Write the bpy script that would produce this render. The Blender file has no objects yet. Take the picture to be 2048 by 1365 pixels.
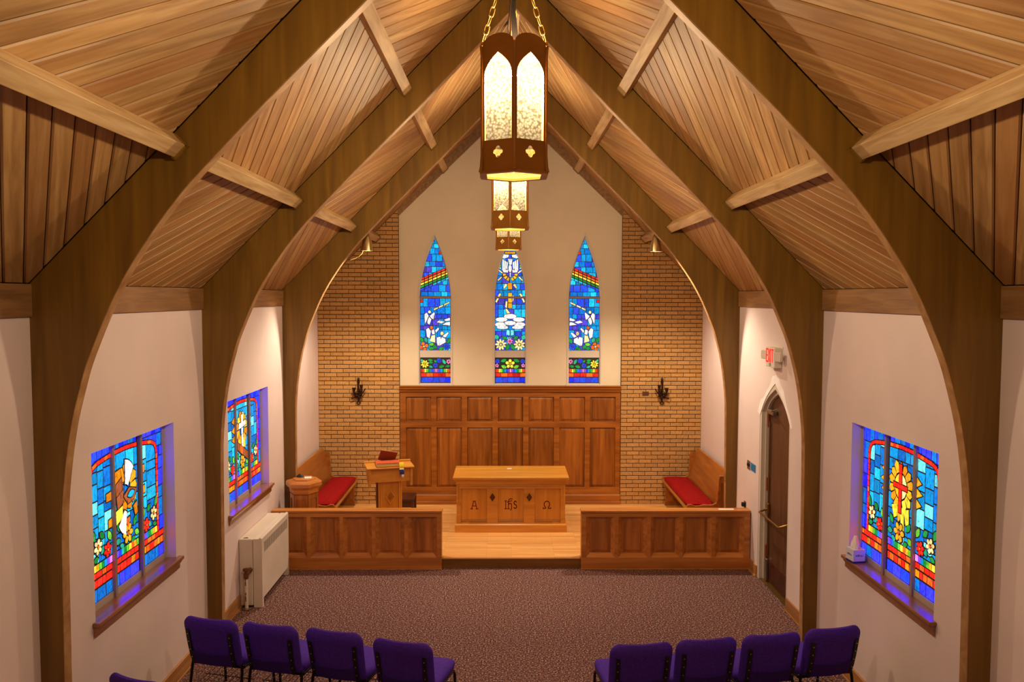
import bpy, bmesh, math, random
from mathutils import Vector, Matrix
from mathutils.geometry import tessellate_polygon
PI = math.pi
random.seed(7)
scene = bpy.context.scene
COL = scene.collection

# ------------------------------------------------------------------ camera
cam_d = bpy.data.cameras.new('camera')
cam_d.sensor_fit = 'HORIZONTAL'; cam_d.sensor_width = 36.0
cam_d.lens = 1600.0 / 2048.0 * 36.0
cam_d.clip_start = 0.05; cam_d.clip_end = 100
cam = bpy.data.objects.new('camera', cam_d); COL.objects.link(cam)
PITCH, YAW, ROLL = 0.0562, 0.0088, 0.002
cam.matrix_world = (Matrix.Translation((-0.0891, 0.0, 3.5714)) @ Matrix.Rotation(-YAW, 4, 'Z')
                    @ Matrix.Rotation(PI/2 - PITCH, 4, 'X') @ Matrix.Rotation(ROLL, 4, 'Z'))
scene.camera = cam

# ------------------------------------------------------------------ world, exposure
world = bpy.data.worlds.new('world'); scene.world = world
world.use_nodes = True
world.node_tree.nodes['Background'].inputs[0].default_value = (0.75, 0.85, 1.0, 1)
world.node_tree.nodes['Background'].inputs[1].default_value = 1.0
vs = scene.view_settings
vs.view_transform = 'Standard'; vs.look = 'None'; vs.gamma = 1.0
vs.exposure = 0.0
vs.use_curve_mapping = False
cy = scene.cycles
cy.max_bounces = 5; cy.diffuse_bounces = 3; cy.glossy_bounces = 2; cy.transmission_bounces = 4; cy.transparent_max_bounces = 8
cy.caustics_reflective = False; cy.caustics_refractive = False
cy.sample_clamp_indirect = 4.0
LANTERN_POWER = 280.0     # light of each lantern
BULB_GLOW = 30.0          # surface brightness of the lantern bulbs
SPOT_LIGHT = 320.0        # beam of each can
SPOT_POWER = 60.0         # ceiling cans over the chancel
GLASS_GAIN = 1.05         # daylight behind the stained glass
LAMP_COL = (1.0, 0.85, 0.60)

# ------------------------------------------------------------------ dimensions
W = 3.125
A = [5.135, 8.04, 10.93]
AT = 0.09
B = 12.98
Y_END = -2.2
ZK, ZE = 3.64, 3.432
SL = 1.015
HP = 0.155
RY = 10.256
LEN = W * math.sqrt(1 + SL*SL)
ZR = ZK + W*SL
CU, SU = W/LEN, W*SL/LEN

# ------------------------------------------------------------------ helpers
def lin(c):
    return tuple(((v/255.0)/12.92 if v/255.0 <= 0.04045 else ((v/255.0+0.055)/1.055)**2.4) for v in c)

class MB:
    def __init__(s): s.v = []; s.f = []
    def add(s, vs_, fs_):
        n = len(s.v); s.v += [tuple(p) for p in vs_]; s.f += [tuple(i+n for i in f) for f in fs_]; return s
    def box(s, x0, x1, y0, y1, z0, z1):
        return s.add([(x0,y0,z0),(x1,y0,z0),(x1,y1,z0),(x0,y1,z0),(x0,y0,z1),(x1,y0,z1),(x1,y1,z1),(x0,y1,z1)],
                     [(0,3,2,1),(4,5,6,7),(0,1,5,4),(1,2,6,5),(2,3,7,6),(3,0,4,7)])
    def loft(s, rings, close=True, cap=True):
        n = len(rings[0]); m = len(rings)
        vs_ = [p for r in rings for p in r]; fs_ = []
        for i in range(m-1):
            for j in range(n if close else n-1):
                k = (j+1) % n
                fs_.append((i*n+j, i*n+k, (i+1)*n+k, (i+1)*n+j))
        if cap:
            fs_.append(tuple(range(n-1,-1,-1))); fs_.append(tuple((m-1)*n+j for j in range(n)))
        return s.add(vs_, fs_)
    def tube(s, path, r, n=8, cap=True, closed=False):
        P = [Vector(p) for p in path]; m = len(P)
        rs = r if isinstance(r, (list, tuple)) else [r]*m
        rings = []; up = None
        for i in range(m):
            if closed: t = P[(i+1) % m] - P[i-1]
            else: t = P[min(i+1,m-1)] - P[max(i-1,0)]
            t.normalize()
            if up is None:
                up = Vector((0,0,1)) if abs(t.z) < 0.9 else Vector((1,0,0))
            a = t.cross(up); a.normalize(); b = a.cross(t); b.normalize(); up = b
            rings.append([P[i] + a*math.cos(2*PI*j/n)*rs[i] + b*math.sin(2*PI*j/n)*rs[i] for j in range(n)])
        if closed:
            rings.append(rings[0]); return s.loft(rings, True, False)
        return s.loft(rings, True, cap)
    def lathe(s, prof, n=16, c=(0,0,0)):
        rings = [[(c[0]+r*math.cos(2*PI*j/n), c[1]+r*math.sin(2*PI*j/n), c[2]+z) for j in range(n)] for r, z in prof]
        return s.loft(rings, True, True)
    def plate(s, outer, holes, d0, d1, fr):
        """2-D outline with holes, extruded between depths d0 and d1; fr(x, y, d) gives the point"""
        loops = [outer] + list(holes)
        flat = [p for l in loops for p in l]
        tris = tessellate_polygon([[Vector((p[0],p[1],0)) for p in l] for l in loops])
        n = len(flat)
        vs_ = [fr(p[0],p[1],d0) for p in flat] + [fr(p[0],p[1],d1) for p in flat]
        fs_ = []
        for t in tris:
            fs_.append(tuple(t)); fs_.append(tuple(i+n for i in reversed(t)))
        o = 0
        for l in loops:
            m = len(l)
            for i in range(m):
                j = (i+1) % m
                fs_.append((o+i, o+j, n+o+j, n+o+i))
            o += m
        return s.add(vs_, fs_)
    def raised(s, x0, x1, z0, z1, inset, y_edge, y_face, y_back, fr=lambda x, z, y: (x, y, z)):
        """raised panel: field proud, bevelled to a lower edge"""
        a = [(x0,z0),(x1,z0),(x1,z1),(x0,z1)]
        b = [(x0+inset,z0+inset),(x1-inset,z0+inset),(x1-inset,z1-inset),(x0+inset,z1-inset)]
        i2 = inset + 0.006
        c = [(x0+i2,z0+i2),(x1-i2,z0+i2),(x1-i2,z1-i2),(x0+i2,z1-i2)]
        return s.loft([[fr(p[0],p[1],y_back) for p in a],[fr(p[0],p[1],y_edge) for p in a],
                       [fr(p[0],p[1],y_edge + (y_face-y_edge)*0.55) for p in b],
                       [fr(p[0],p[1],y_face) for p in c]])
    def build(s, name, mat, parent=None, smooth=None, bevel=None, mw=None, seg=2):
        me = bpy.data.meshes.new(name)
        me.from_pydata([tuple(p) for p in s.v], [], s.f)
        bm = bmesh.new(); bm.from_mesh(me)
        bmesh.ops.recalc_face_normals(bm, faces=bm.faces); bm.to_mesh(me); bm.free()
        me.materials.append(mat)
        if smooth is not None:
            me.polygons.foreach_set('use_smooth', [True]*len(me.polygons))
            if smooth < 180: me.set_sharp_from_angle(angle=math.radians(smooth))
        o = bpy.data.objects.new(name, me); COL.objects.link(o)
        if parent is not None: o.parent = parent
        if mw is not None: o.matrix_local = mw
        if bevel:
            m = o.modifiers.new('bevel', 'BEVEL'); m.width = bevel; m.segments = seg
            m.limit_method = 'ANGLE'; m.angle_limit = math.radians(35)
        return o

def tag(o, label, cat, group=None, kind=None):
    o['label'] = label; o['category'] = cat
    if group: o['group'] = group
    if kind: o['kind'] = kind
    return o
def thing(name, label, cat, loc=(0,0,0), rz=0.0, group=None, kind=None):
    o = bpy.data.objects.new(name, None); COL.objects.link(o)
    o.location = loc; o.rotation_euler = (0,0,rz); o.empty_display_size = 0.1
    return tag(o, label, cat, group, kind)
def share(name, me, parent, mw=None):
    o = bpy.data.objects.new(name, me); COL.objects.link(o); o.parent = parent
    if mw is not None: o.matrix_local = mw
    return o
def copy_tree(o, parent=None):
    c = o.copy(); COL.objects.link(c); c.parent = parent
    for ch in list(o.children): copy_tree(ch, c)
    return c
def rect(x0, x1, y0, y1): return [(x0,y0),(x1,y0),(x1,y1),(x0,y1)]
def XZ(x, z, y): return (x, y, z)
def ell(cx, cy, rx, ry, rot=0, n=10):
    c, s = math.cos(rot), math.sin(rot)
    return [(cx + rx*math.cos(2*PI*i/n)*c - ry*math.sin(2*PI*i/n)*s,
             cy + rx*math.cos(2*PI*i/n)*s + ry*math.sin(2*PI*i/n)*c) for i in range(n)]
def strokes(lines, w):
    """thick 2-D polylines as convex quads/joints (for lettering)"""
    out = []
    for l in lines:
        for a, b in zip(l, l[1:]):
            dx, dy = b[0]-a[0], b[1]-a[1]; d = math.hypot(dx, dy) or 1e-6
            ex, ey = dx/d*w*0.3, dy/d*w*0.3
            nx, ny = -dy/d*w/2, dx/d*w/2
            out.append([(a[0]+nx-ex,a[1]+ny-ey),(a[0]-nx-ex,a[1]-ny-ey),(b[0]-nx+ex,b[1]-ny+ey),(b[0]+nx+ex,b[1]+ny+ey)])
    return out

# ------------------------------------------------------------------ materials
def new_mat(name):
    m = bpy.data.materials.new(name); m.use_nodes = True
    nt = m.node_tree; nt.nodes.clear()
    out = nt.nodes.new('ShaderNodeOutputMaterial'); p = nt.nodes.new('ShaderNodeBsdfPrincipled')
    nt.links.new(p.outputs[0], out.inputs[0])
    return m, nt, p
def N(nt, typ, **kw):
    n = nt.nodes.new(typ)
    for k, v in kw.items(): setattr(n, k, v)
    return n
def coords(nt, scale=(1,1,1), rnd=7.0):
    tc = N(nt, 'ShaderNodeTexCoord'); mp = N(nt, 'ShaderNodeMapping'); oi = N(nt, 'ShaderNodeObjectInfo')
    mu = N(nt, 'ShaderNodeMath', operation='MULTIPLY'); mu.inputs[1].default_value = rnd
    nt.links.new(oi.outputs['Random'], mu.inputs[0]); nt.links.new(mu.outputs[0], mp.inputs['Location'])
    nt.links.new(tc.outputs['Object'], mp.inputs['Vector']); mp.inputs['Scale'].default_value = scale
    return mp, oi
def ramp(nt, stops):
    r = N(nt, 'ShaderNodeValToRGB'); e = r.color_ramp.elements
    while len(e) > 1: e.remove(e[-1])
    e[0].position = stops[0][0]; e[0].color = (*stops[0][1], 1)
    for p, c in stops[1:]:
        x = e.new(p); x.color = (*c, 1)
    return r
def wood(name, dark, mid, light, axis=0, rough=0.45, vary=0.25, sc=1.0, bump=0.15, coat=0.0, tint=None):
    m, nt, p = new_mat(name)
    s = [14*sc, 14*sc, 14*sc]; s[axis] = 1.1*sc
    mp, oi = coords(nt, s)
    no = N(nt, 'ShaderNodeTexNoise'); no.inputs['Scale'].default_value = 1.6; no.inputs['Detail'].default_value = 4; no.inputs['Distortion'].default_value = 0.6
    nt.links.new(mp.outputs[0], no.inputs['Vector'])
    r = ramp(nt, [(0.28, lin(dark)), (0.5, lin(mid)), (0.74, lin(light))])
    nt.links.new(no.outputs['Fac'], r.inputs[0])
    # broad stain patches
    mp2 = N(nt, 'ShaderNodeMapping'); tc = N(nt, 'ShaderNodeTexCoord'); s2 = [1.6]*3; s2[axis] = 0.5
    mp2.inputs['Scale'].default_value = s2; nt.links.new(tc.outputs['Object'], mp2.inputs['Vector'])
    n2 = N(nt, 'ShaderNodeTexNoise'); n2.inputs['Scale'].default_value = 1.3; n2.inputs['Detail'].default_value = 1
    nt.links.new(mp2.outputs[0], n2.inputs['Vector'])
    hs = N(nt, 'ShaderNodeHueSaturation')
    ma = N(nt, 'ShaderNodeMath', operation='MULTIPLY_ADD'); ma.inputs[1].default_value = vary; ma.inputs[2].default_value = 1.0 - vary/2
    nt.links.new(oi.outputs['Random'], ma.inputs[0])
    mb = N(nt, 'ShaderNodeMath', operation='MULTIPLY_ADD'); mb.inputs[1].default_value = 0.5; mb.inputs[2].default_value = 0.75
    nt.links.new(n2.outputs['Fac'], mb.inputs[0])
    mc = N(nt, 'ShaderNodeMath', operation='MULTIPLY'); nt.links.new(ma.outputs[0], mc.inputs[0]); nt.links.new(mb.outputs[0], mc.inputs[1])
    nt.links.new(mc.outputs[0], hs.inputs['Value'])
    if tint is not None:
        mx = N(nt, 'ShaderNodeMix', data_type='RGBA'); mx.inputs[7].default_value = (*lin(tint), 1)
        gt = N(nt, 'ShaderNodeMath', operation='MULTIPLY_ADD'); gt.inputs[1].default_value = 7.31; gt.inputs[2].default_value = 0.0
        fr = N(nt, 'ShaderNodeMath', operation='FRACT'); nt.links.new(oi.outputs['Random'], gt.inputs[0]); nt.links.new(gt.outputs[0], fr.inputs[0])
        pw = N(nt, 'ShaderNodeMath', operation='MULTIPLY'); pw.inputs[1].default_value = 0.55
        nt.links.new(fr.outputs[0], pw.inputs[0]); nt.links.new(pw.outputs[0], mx.inputs[0]); nt.links.new(r.outputs[0], mx.inputs[6])
        nt.links.new(mx.outputs[2], hs.inputs['Color'])
    else:
        nt.links.new(r.outputs[0], hs.inputs['Color'])
    nt.links.new(hs.outputs[0], p.inputs['Base Color'])
    p.inputs['Roughness'].default_value = rough
    p.inputs['Coat Weight'].default_value = coat; p.inputs['Coat Roughness'].default_value = 0.2
    if bump:
        bp = N(nt, 'ShaderNodeBump'); bp.inputs['Strength'].default_value = bump; bp.inputs['Distance'].default_value = 0.01
        nt.links.new(no.outputs['Fac'], bp.inputs['Height']); nt.links.new(bp.outputs[0], p.inputs['Normal'])
    return m
def plain(name, col, rough=0.5, metal=0.0, noise=0.0, nscale=8.0, bump=0.0, bscale=30.0, spec=0.5):
    m, nt, p = new_mat(name)
    p.inputs['Roughness'].default_value = rough; p.inputs['Metallic'].default_value = metal
    p.inputs['Specular IOR Level'].default_value = spec
    p.inputs['Base Color'].default_value = (*lin(col), 1)
    if noise:
        mp, oi = coords(nt)
        no = N(nt, 'ShaderNodeTexNoise'); no.inputs['Scale'].default_value = nscale; no.inputs['Detail'].default_value = 5
        nt.links.new(mp.outputs[0], no.inputs['Vector'])
        a = lin([max(0, c*(1-noise)) for c in col]); b = lin([min(255, c*(1+noise)) for c in col])
        r = ramp(nt, [(0.3, a), (0.7, b)]); nt.links.new(no.outputs['Fac'], r.inputs[0]); nt.links.new(r.outputs[0], p.inputs['Base Color'])
    if bump:
        mp2, _ = coords(nt)
        n2 = N(nt, 'ShaderNodeTexNoise'); n2.inputs['Scale'].default_value = bscale; n2.inputs['Detail'].default_value = 6
        nt.links.new(mp2.outputs[0], n2.inputs['Vector'])
        bp = N(nt, 'ShaderNodeBump'); bp.inputs['Strength'].default_value = bump; bp.inputs['Distance'].default_value = 0.01
        nt.links.new(n2.outputs['Fac'], bp.inputs['Height']); nt.links.new(bp.outputs[0], p.inputs['Normal'])
    return m
def glass_mat(name, col, gain=1.0, over=1.1):
    """daylit stained glass: mottled coloured glass that gives off the daylight behind it"""
    m, nt, p = new_mat('stained_glass_' + name)
    mp, oi = coords(nt, (1,1,1), 11.0)
    mp.inputs['Scale'].default_value = (30, 30, 14)
    no = N(nt, 'ShaderNodeTexNoise'); no.inputs['Scale'].default_value = 1.6; no.inputs['Detail'].default_value = 4; no.inputs['Distortion'].default_value = 1.2
    nt.links.new(mp.outputs[0], no.inputs['Vector'])
    L = tuple(c*(1 + over*max(0.0, min(1.0, (c-0.45)/0.25))) for c in lin(col))
    a = tuple(c*0.38 for c in L); b = tuple(c*1.15 + 0.02 for c in L)
    r = ramp(nt, [(0.3, a), (0.5, L), (0.72, b)])
    nt.links.new(no.outputs['Fac'], r.inputs[0])
    hs = N(nt, 'ShaderNodeHueSaturation')
    ma = N(nt, 'ShaderNodeMath', operation='MULTIPLY_ADD'); ma.inputs[1].default_value = 0.5; ma.inputs[2].default_value = 0.72
    nt.links.new(oi.outputs['Random'], ma.inputs[0]); nt.links.new(ma.outputs[0], hs.inputs['Value'])
    nt.links.new(r.outputs[0], hs.inputs['Color'])
    nt.links.new(hs.outputs[0], p.inputs['Emission Color'])
    p.inputs['Emission Strength'].default_value = GLASS_GAIN*gain
    p.inputs['Base Color'].default_value = (*[min(c, 1)*0.15 for c in L], 1)
    p.inputs['Roughness'].default_value = 0.55; p.inputs['Specular IOR Level'].default_value = 0.15
    m.cycles.emission_sampling = 'NONE'
    return m

M = {}
M['arch'] = wood('laminated_arch_wood', (106,72,13), (122,85,19), (138,99,26), axis=2, rough=0.5, vary=0.1, sc=0.5, bump=0.05)
M['soffit'] = wood('arch_soffit_lit_wood', (146,102,58), (170,126,80), (190,148,100), axis=0, rough=0.5, vary=0.1, sc=0.35, bump=0.05)  # arch wood made lighter: lantern light on the undersides put into the colour
M['deck'] = wood('roof_deck_wood', (142,102,56), (170,128,76), (192,152,100), axis=0, rough=0.5, vary=0.3, sc=1.0, bump=0.1, tint=(146,88,40))
M['deck_back'] = plain('roof_deck_gap', (70,44,22), 0.9)
M['purlin'] = wood('purlin_wood', (166,128,80), (192,154,106), (210,176,130), axis=1, rough=0.55, vary=0.1, bump=0.1)
M['eave'] = wood('eave_beam_wood', (120,82,44), (142,100,58), (160,118,72), axis=1, rough=0.5, vary=0.1)
M['panel_x'] = wood('panelling_wood_x', (124,66,14), (150,84,24), (172,102,36), axis=0, rough=0.35, vary=0.2, sc=0.6, bump=0.03, coat=0.15)
M['panel_z'] = wood('panelling_wood_z', (108,58,12), (142,78,22), (168,100,34), axis=2, rough=0.35, vary=0.35, sc=0.6, bump=0.03, coat=0.15)
M['rail_x'] = wood('rail_wood_x', (168,98,38), (196,120,50), (216,142,68), axis=0, rough=0.35, vary=0.15, sc=0.6, bump=0.03, coat=0.2)
M['rail_z'] = wood('rail_wood_z', (140,80,30), (172,102,42), (198,124,58), axis=2, rough=0.35, vary=0.25, sc=0.6, bump=0.03, coat=0.2)
M['altar_x'] = wood('altar_wood_x', (192,126,42), (212,144,54), (226,162,70), axis=0, rough=0.3, vary=0.08, sc=0.5, bump=0.02, coat=0.25)
M['altar_z'] = wood('altar_wood_z', (190,124,40), (210,142,52), (224,158,66), axis=2, rough=0.3, vary=0.08, sc=0.5, bump=0.02, coat=0.25)
M['pew'] = wood('pew_wood', (138,74,22), (160,92,34), (180,110,48), axis=1, rough=0.35, vary=0.12, sc=0.6, bump=0.02, coat=0.2)
M['sill'] = wood('sill_wood', (120,70,34), (146,92,48), (164,108,60), axis=1, rough=0.28, vary=0.1, sc=0.6, bump=0.02, coat=0.8)
M['base'] = wood('baseboard_wood', (150,96,48), (172,116,64), (190,134,80), axis=1, rough=0.4, vary=0.1, sc=0.6, bump=0.03)
M['step'] = wood('step_riser_wood', (110,70,24), (130,86,34), (146,100,44), axis=0, rough=0.4, vary=0.1, sc=0.6, bump=0.03)
M['door'] = wood('door_wood', (74,44,26), (90,56,34), (104,68,44), axis=2, rough=0.45, vary=0.1, sc=0.5, bump=0.04)
M['dark_wood'] = plain('dark_stained_and_shaded_wood', (70,30,14), 0.4, noise=0.2)  # stool and kick plate; on the lectern sides it is painted-in shade
M['wall'] = plain('painted_plaster', (228,207,204), 0.8, noise=0.03, nscale=1.2, bump=0.08, bscale=9.0)
M['gable'] = plain('painted_gable_plaster', (226,206,178), 0.8, noise=0.03, nscale=1.2, bump=0.05, bscale=9.0)
M['white_trim'] = plain('white_painted_trim', (214,200,186), 0.5)
M['patch'] = plain('fresh_plaster_patch', (250,240,238), 0.85, noise=0.03)
M['mortar'] = plain('brick_mortar', (74,44,18), 0.95, noise=0.15, nscale=20)
M['lead'] = plain('window_lead', (52,40,40), 0.6)
M['alu'] = plain('window_mullion', (150,128,126), 0.5)
M['alu_light'] = plain('window_frame_aluminium', (190,176,170), 0.4, metal=0.3)
M['radiator'] = plain('radiator_enamel', (226,210,196), 0.4, noise=0.04, nscale=2)
M['dark'] = plain('dark_recess', (30,24,20), 0.8)
M['black'] = plain('black_plastic', (22,20,22), 0.5)
M['iron'] = plain('wrought_iron', (58,34,24), 0.5, metal=0.6)
M['bronze'] = plain('lantern_bronze', (176,118,44), 0.42, metal=0.2, noise=0.08, nscale=6)
M['brass'] = plain('chain_brass', (226,176,84), 0.3, metal=0.8)
M['gold_metal'] = plain('door_brass', (150,112,60), 0.35, metal=0.8)
M['steel'] = plain('brushed_steel_can', (196,170,120), 0.3, metal=0.9)
M['purple'] = plain('purple_fabric', (78,42,160), 0.85, noise=0.1, nscale=60, bump=0.2, bscale=260, spec=0.2)
M['purple_back'] = plain('purple_fabric_back', (62,32,122), 0.9, noise=0.1, nscale=60, bump=0.2, bscale=260, spec=0.2)
M['frame'] = plain('chair_frame_metal', (44,34,26), 0.35, metal=0.7)
M['strap'] = plain('chair_strap_black', (24,18,22), 0.5)
M['rivet'] = plain('rivet_brass', (220,180,100), 0.3, metal=0.9)
M['red'] = plain('red_cushion', (146,6,10), 0.9, noise=0.12, nscale=30, bump=0.3, bscale=180, spec=0.2)
M['red_letter'] = plain('dark_red_lettering', (128,16,22), 0.5)
M['paper'] = plain('white_paper', (238,228,220), 0.8)
M['white_plastic'] = plain('white_plastic', (228,216,204), 0.4)
M['lens'] = plain('lamp_lens', (222,206,196), 0.2)
M['chrome'] = plain('chrome_plate', (170,160,150), 0.25, metal=0.9)
M['blue_sign'] = plain('blue_sign', (30,130,190), 0.5)
M['dark_brick'] = plain('dark_vent', (92,52,26), 0.8)
M['book_red'] = plain('book_cover_red', (196,78,42), 0.6)
M['book_brown'] = plain('book_cover_brown', (130,56,24), 0.6)
M['pages'] = plain('book_pages', (222,190,110), 0.8, noise=0.08, nscale=60)
M['yellow'] = plain('ribbon_yellow', (246,214,30), 0.7)
M['blue'] = plain('ribbon_blue', (34,52,130), 0.7)
M['tissue_box'] = plain('tissue_box_card', (214,210,224), 0.6)
M['box_base'] = plain('tissue_box_base', (30,30,110), 0.6)
M['rust'] = plain('rusted_valve', (106,62,38), 0.7, metal=0.3, noise=0.3, nscale=30)

# brick
def brick_mat():
    m, nt, p = new_mat('buff_brick')
    mp, oi = coords(nt, (1,1,1), 13)
    no = N(nt, 'ShaderNodeTexNoise'); no.inputs['Scale'].default_value = 90; no.inputs['Detail'].default_value = 5
    nt.links.new(mp.outputs[0], no.inputs['Vector'])
    r = ramp(nt, [(0.3, lin((164,116,62))), (0.55, lin((192,142,84))), (0.75, lin((214,170,112)))])
    nt.links.new(no.outputs['Fac'], r.inputs[0])
    hs = N(nt, 'ShaderNodeHueSaturation'); ma = N(nt, 'ShaderNodeMath', operation='MULTIPLY_ADD'); ma.inputs[1].default_value = 0.22; ma.inputs[2].default_value = 0.89
    nt.links.new(oi.outputs['Random'], ma.inputs[0]); nt.links.new(ma.outputs[0], hs.inputs['Value']); nt.links.new(r.outputs[0], hs.inputs['Color'])
    nt.links.new(hs.outputs[0], p.inputs['Base Color']); p.inputs['Roughness'].default_value = 0.9
    bp = N(nt, 'ShaderNodeBump'); bp.inputs['Strength'].default_value = 0.4; bp.inputs['Distance'].default_value = 0.004
    nt.links.new(no.outputs['Fac'], bp.inputs['Height']); nt.links.new(bp.outputs[0], p.inputs['Normal'])
    return m
M['brick'] = brick_mat()
def carpet_mat():
    m, nt, p = new_mat('flecked_carpet')
    tc = N(nt, 'ShaderNodeTexCoord')
    no = N(nt, 'ShaderNodeTexNoise'); no.inputs['Scale'].default_value = 62; no.inputs['Detail'].default_value = 2; no.inputs['Roughness'].default_value = 0.6
    nt.links.new(tc.outputs['Object'], no.inputs['Vector'])
    r = ramp(nt, [(0.30, lin((38,22,26))), (0.44, lin((92,60,60))), (0.56, lin((126,90,84))), (0.68, lin((212,174,158)))])
    nt.links.new(no.outputs['Fac'], r.inputs[0]); nt.links.new(r.outputs[0], p.inputs['Base Color'])
    p.inputs['Roughness'].default_value = 0.95; p.inputs['Specular IOR Level'].default_value = 0.1
    bp = N(nt, 'ShaderNodeBump'); bp.inputs['Strength'].default_value = 0.5; bp.inputs['Distance'].default_value = 0.01
    nt.links.new(no.outputs['Fac'], bp.inputs['Height']); nt.links.new(bp.outputs[0], p.inputs['Normal'])
    return m
M['carpet'] = carpet_mat()
def strip_floor():
    m, nt, p = new_mat('oak_strip_floor')
    tc = N(nt, 'ShaderNodeTexCoord')
    br = N(nt, 'ShaderNodeTexBrick'); br.offset = 0.37; br.inputs['Scale'].default_value = 1.0
    br.inputs['Brick Width'].default_value = 0.9; br.inputs['Row Height'].default_value = 0.057; br.inputs['Mortar Size'].default_value = 0.0012
    br.inputs['Color1'].default_value = (*lin((240,182,112)), 1); br.inputs['Color2'].default_value = (*lin((222,156,88)), 1); br.inputs['Mortar'].default_value = (*lin((150,90,40)), 1)
    nt.links.new(tc.outputs['Object'], br.inputs['Vector'])
    mp = N(nt, 'ShaderNodeMapping'); mp.inputs['Scale'].default_value = (1.2, 22, 10); nt.links.new(tc.outputs['Object'], mp.inputs['Vector'])
    no = N(nt, 'ShaderNodeTexNoise'); no.inputs['Scale'].default_value = 1.5; no.inputs['Detail'].default_value = 5; nt.links.new(mp.outputs[0], no.inputs['Vector'])
    hs = N(nt, 'ShaderNodeHueSaturation'); ma = N(nt, 'ShaderNodeMath', operation='MULTIPLY_ADD'); ma.inputs[1].default_value = 0.6; ma.inputs[2].default_value = 0.72
    nt.links.new(no.outputs['Fac'], ma.inputs[0]); nt.links.new(ma.outputs[0], hs.inputs['Value']); nt.links.new(br.outputs[0], hs.inputs['Color'])
    nt.links.new(hs.outputs[0], p.inputs['Base Color']); p.inputs['Roughness'].default_value = 0.4
    p.inputs['Coat Weight'].default_value = 0.3; p.inputs['Coat Roughness'].default_value = 0.3
    return m
M['oak_floor'] = strip_floor()
def lamp_glass():
    """hammered seedy glass: part clear, part milky"""
    m, nt, p = new_mat('hammered_lantern_glass')
    nt.nodes.remove(p); out = [n for n in nt.nodes if n.type == 'OUTPUT_MATERIAL'][0]
    tc = N(nt, 'ShaderNodeTexCoord')
    vo = N(nt, 'ShaderNodeTexVoronoi'); vo.inputs['Scale'].default_value = 85; nt.links.new(tc.outputs['Object'], vo.inputs['Vector'])
    r = ramp(nt, [(0.1, (0.046, 0.040, 0.028)), (0.5, (0.028, 0.023, 0.0145)), (0.75, (0.014, 0.0105, 0.0058))]); nt.links.new(vo.outputs['Distance'], r.inputs[0])
    tr = N(nt, 'ShaderNodeBsdfTransparent'); tr.inputs[0].default_value = (1.0, 0.95, 0.84, 1)
    tl = N(nt, 'ShaderNodeBsdfTranslucent'); nt.links.new(r.outputs[0], tl.inputs[0])
    mx = N(nt, 'ShaderNodeMixShader'); mx.inputs[0].default_value = 0.5; nt.links.new(tl.outputs[0], mx.inputs[1]); nt.links.new(tr.outputs[0], mx.inputs[2])
    nt.links.new(mx.outputs[0], out.inputs[0])
    return m
M['lamp_glass'] = lamp_glass()
def emit(name, col, s):
    m, nt, p = new_mat(name); p.inputs['Base Color'].default_value = (*col, 1)
    p.inputs['Emission Color'].default_value = (*col, 1); p.inputs['Emission Strength'].default_value = s
    return m
M['bulb'] = emit('lantern_bulb', LAMP_COL, BULB_GLOW)
M['can_bulb'] = emit('can_bulb', LAMP_COL, SPOT_POWER)
M['exit_red'] = emit('exit_letters', lin((235,40,40)), 0.9)

# ------------------------------------------------------------------ the setting
def struct(o, label, cat): return tag(o, label, cat, kind='structure')
mb = MB(); mb.box(-W-0.3, W+0.3, Y_END, RY+0.12, -0.1, 0)
struct(mb.build('floor', M['carpet']), 'flecked brown carpet floor of the nave', 'floor')
# chancel platform with its step
pf = thing('floor_platform', 'raised oak strip floor of the chancel, one step up', 'platform', kind='structure')
MB().box(-W-0.3, W+0.3, RY+0.066, B+0.3, HP-0.03, HP).build('floor_boards', M['oak_floor'], pf)
MB().box(-W-0.3, W+0.3, RY+0.068, RY+0.1, 0.0, HP-0.03).build('riser', M['step'], pf)
MB().box(-0.90, 0.90, RY+0.045, RY+0.0655, HP-0.03, HP-0.001).build('nosing', M['oak_floor'], pf, bevel=0.008)

WIN = {'L': [(5.84, 7.30), (8.73, 10.22)], 'R': [(5.84, 7.32)]}
WZ0, WZ1 = 1.15, 2.41
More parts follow.
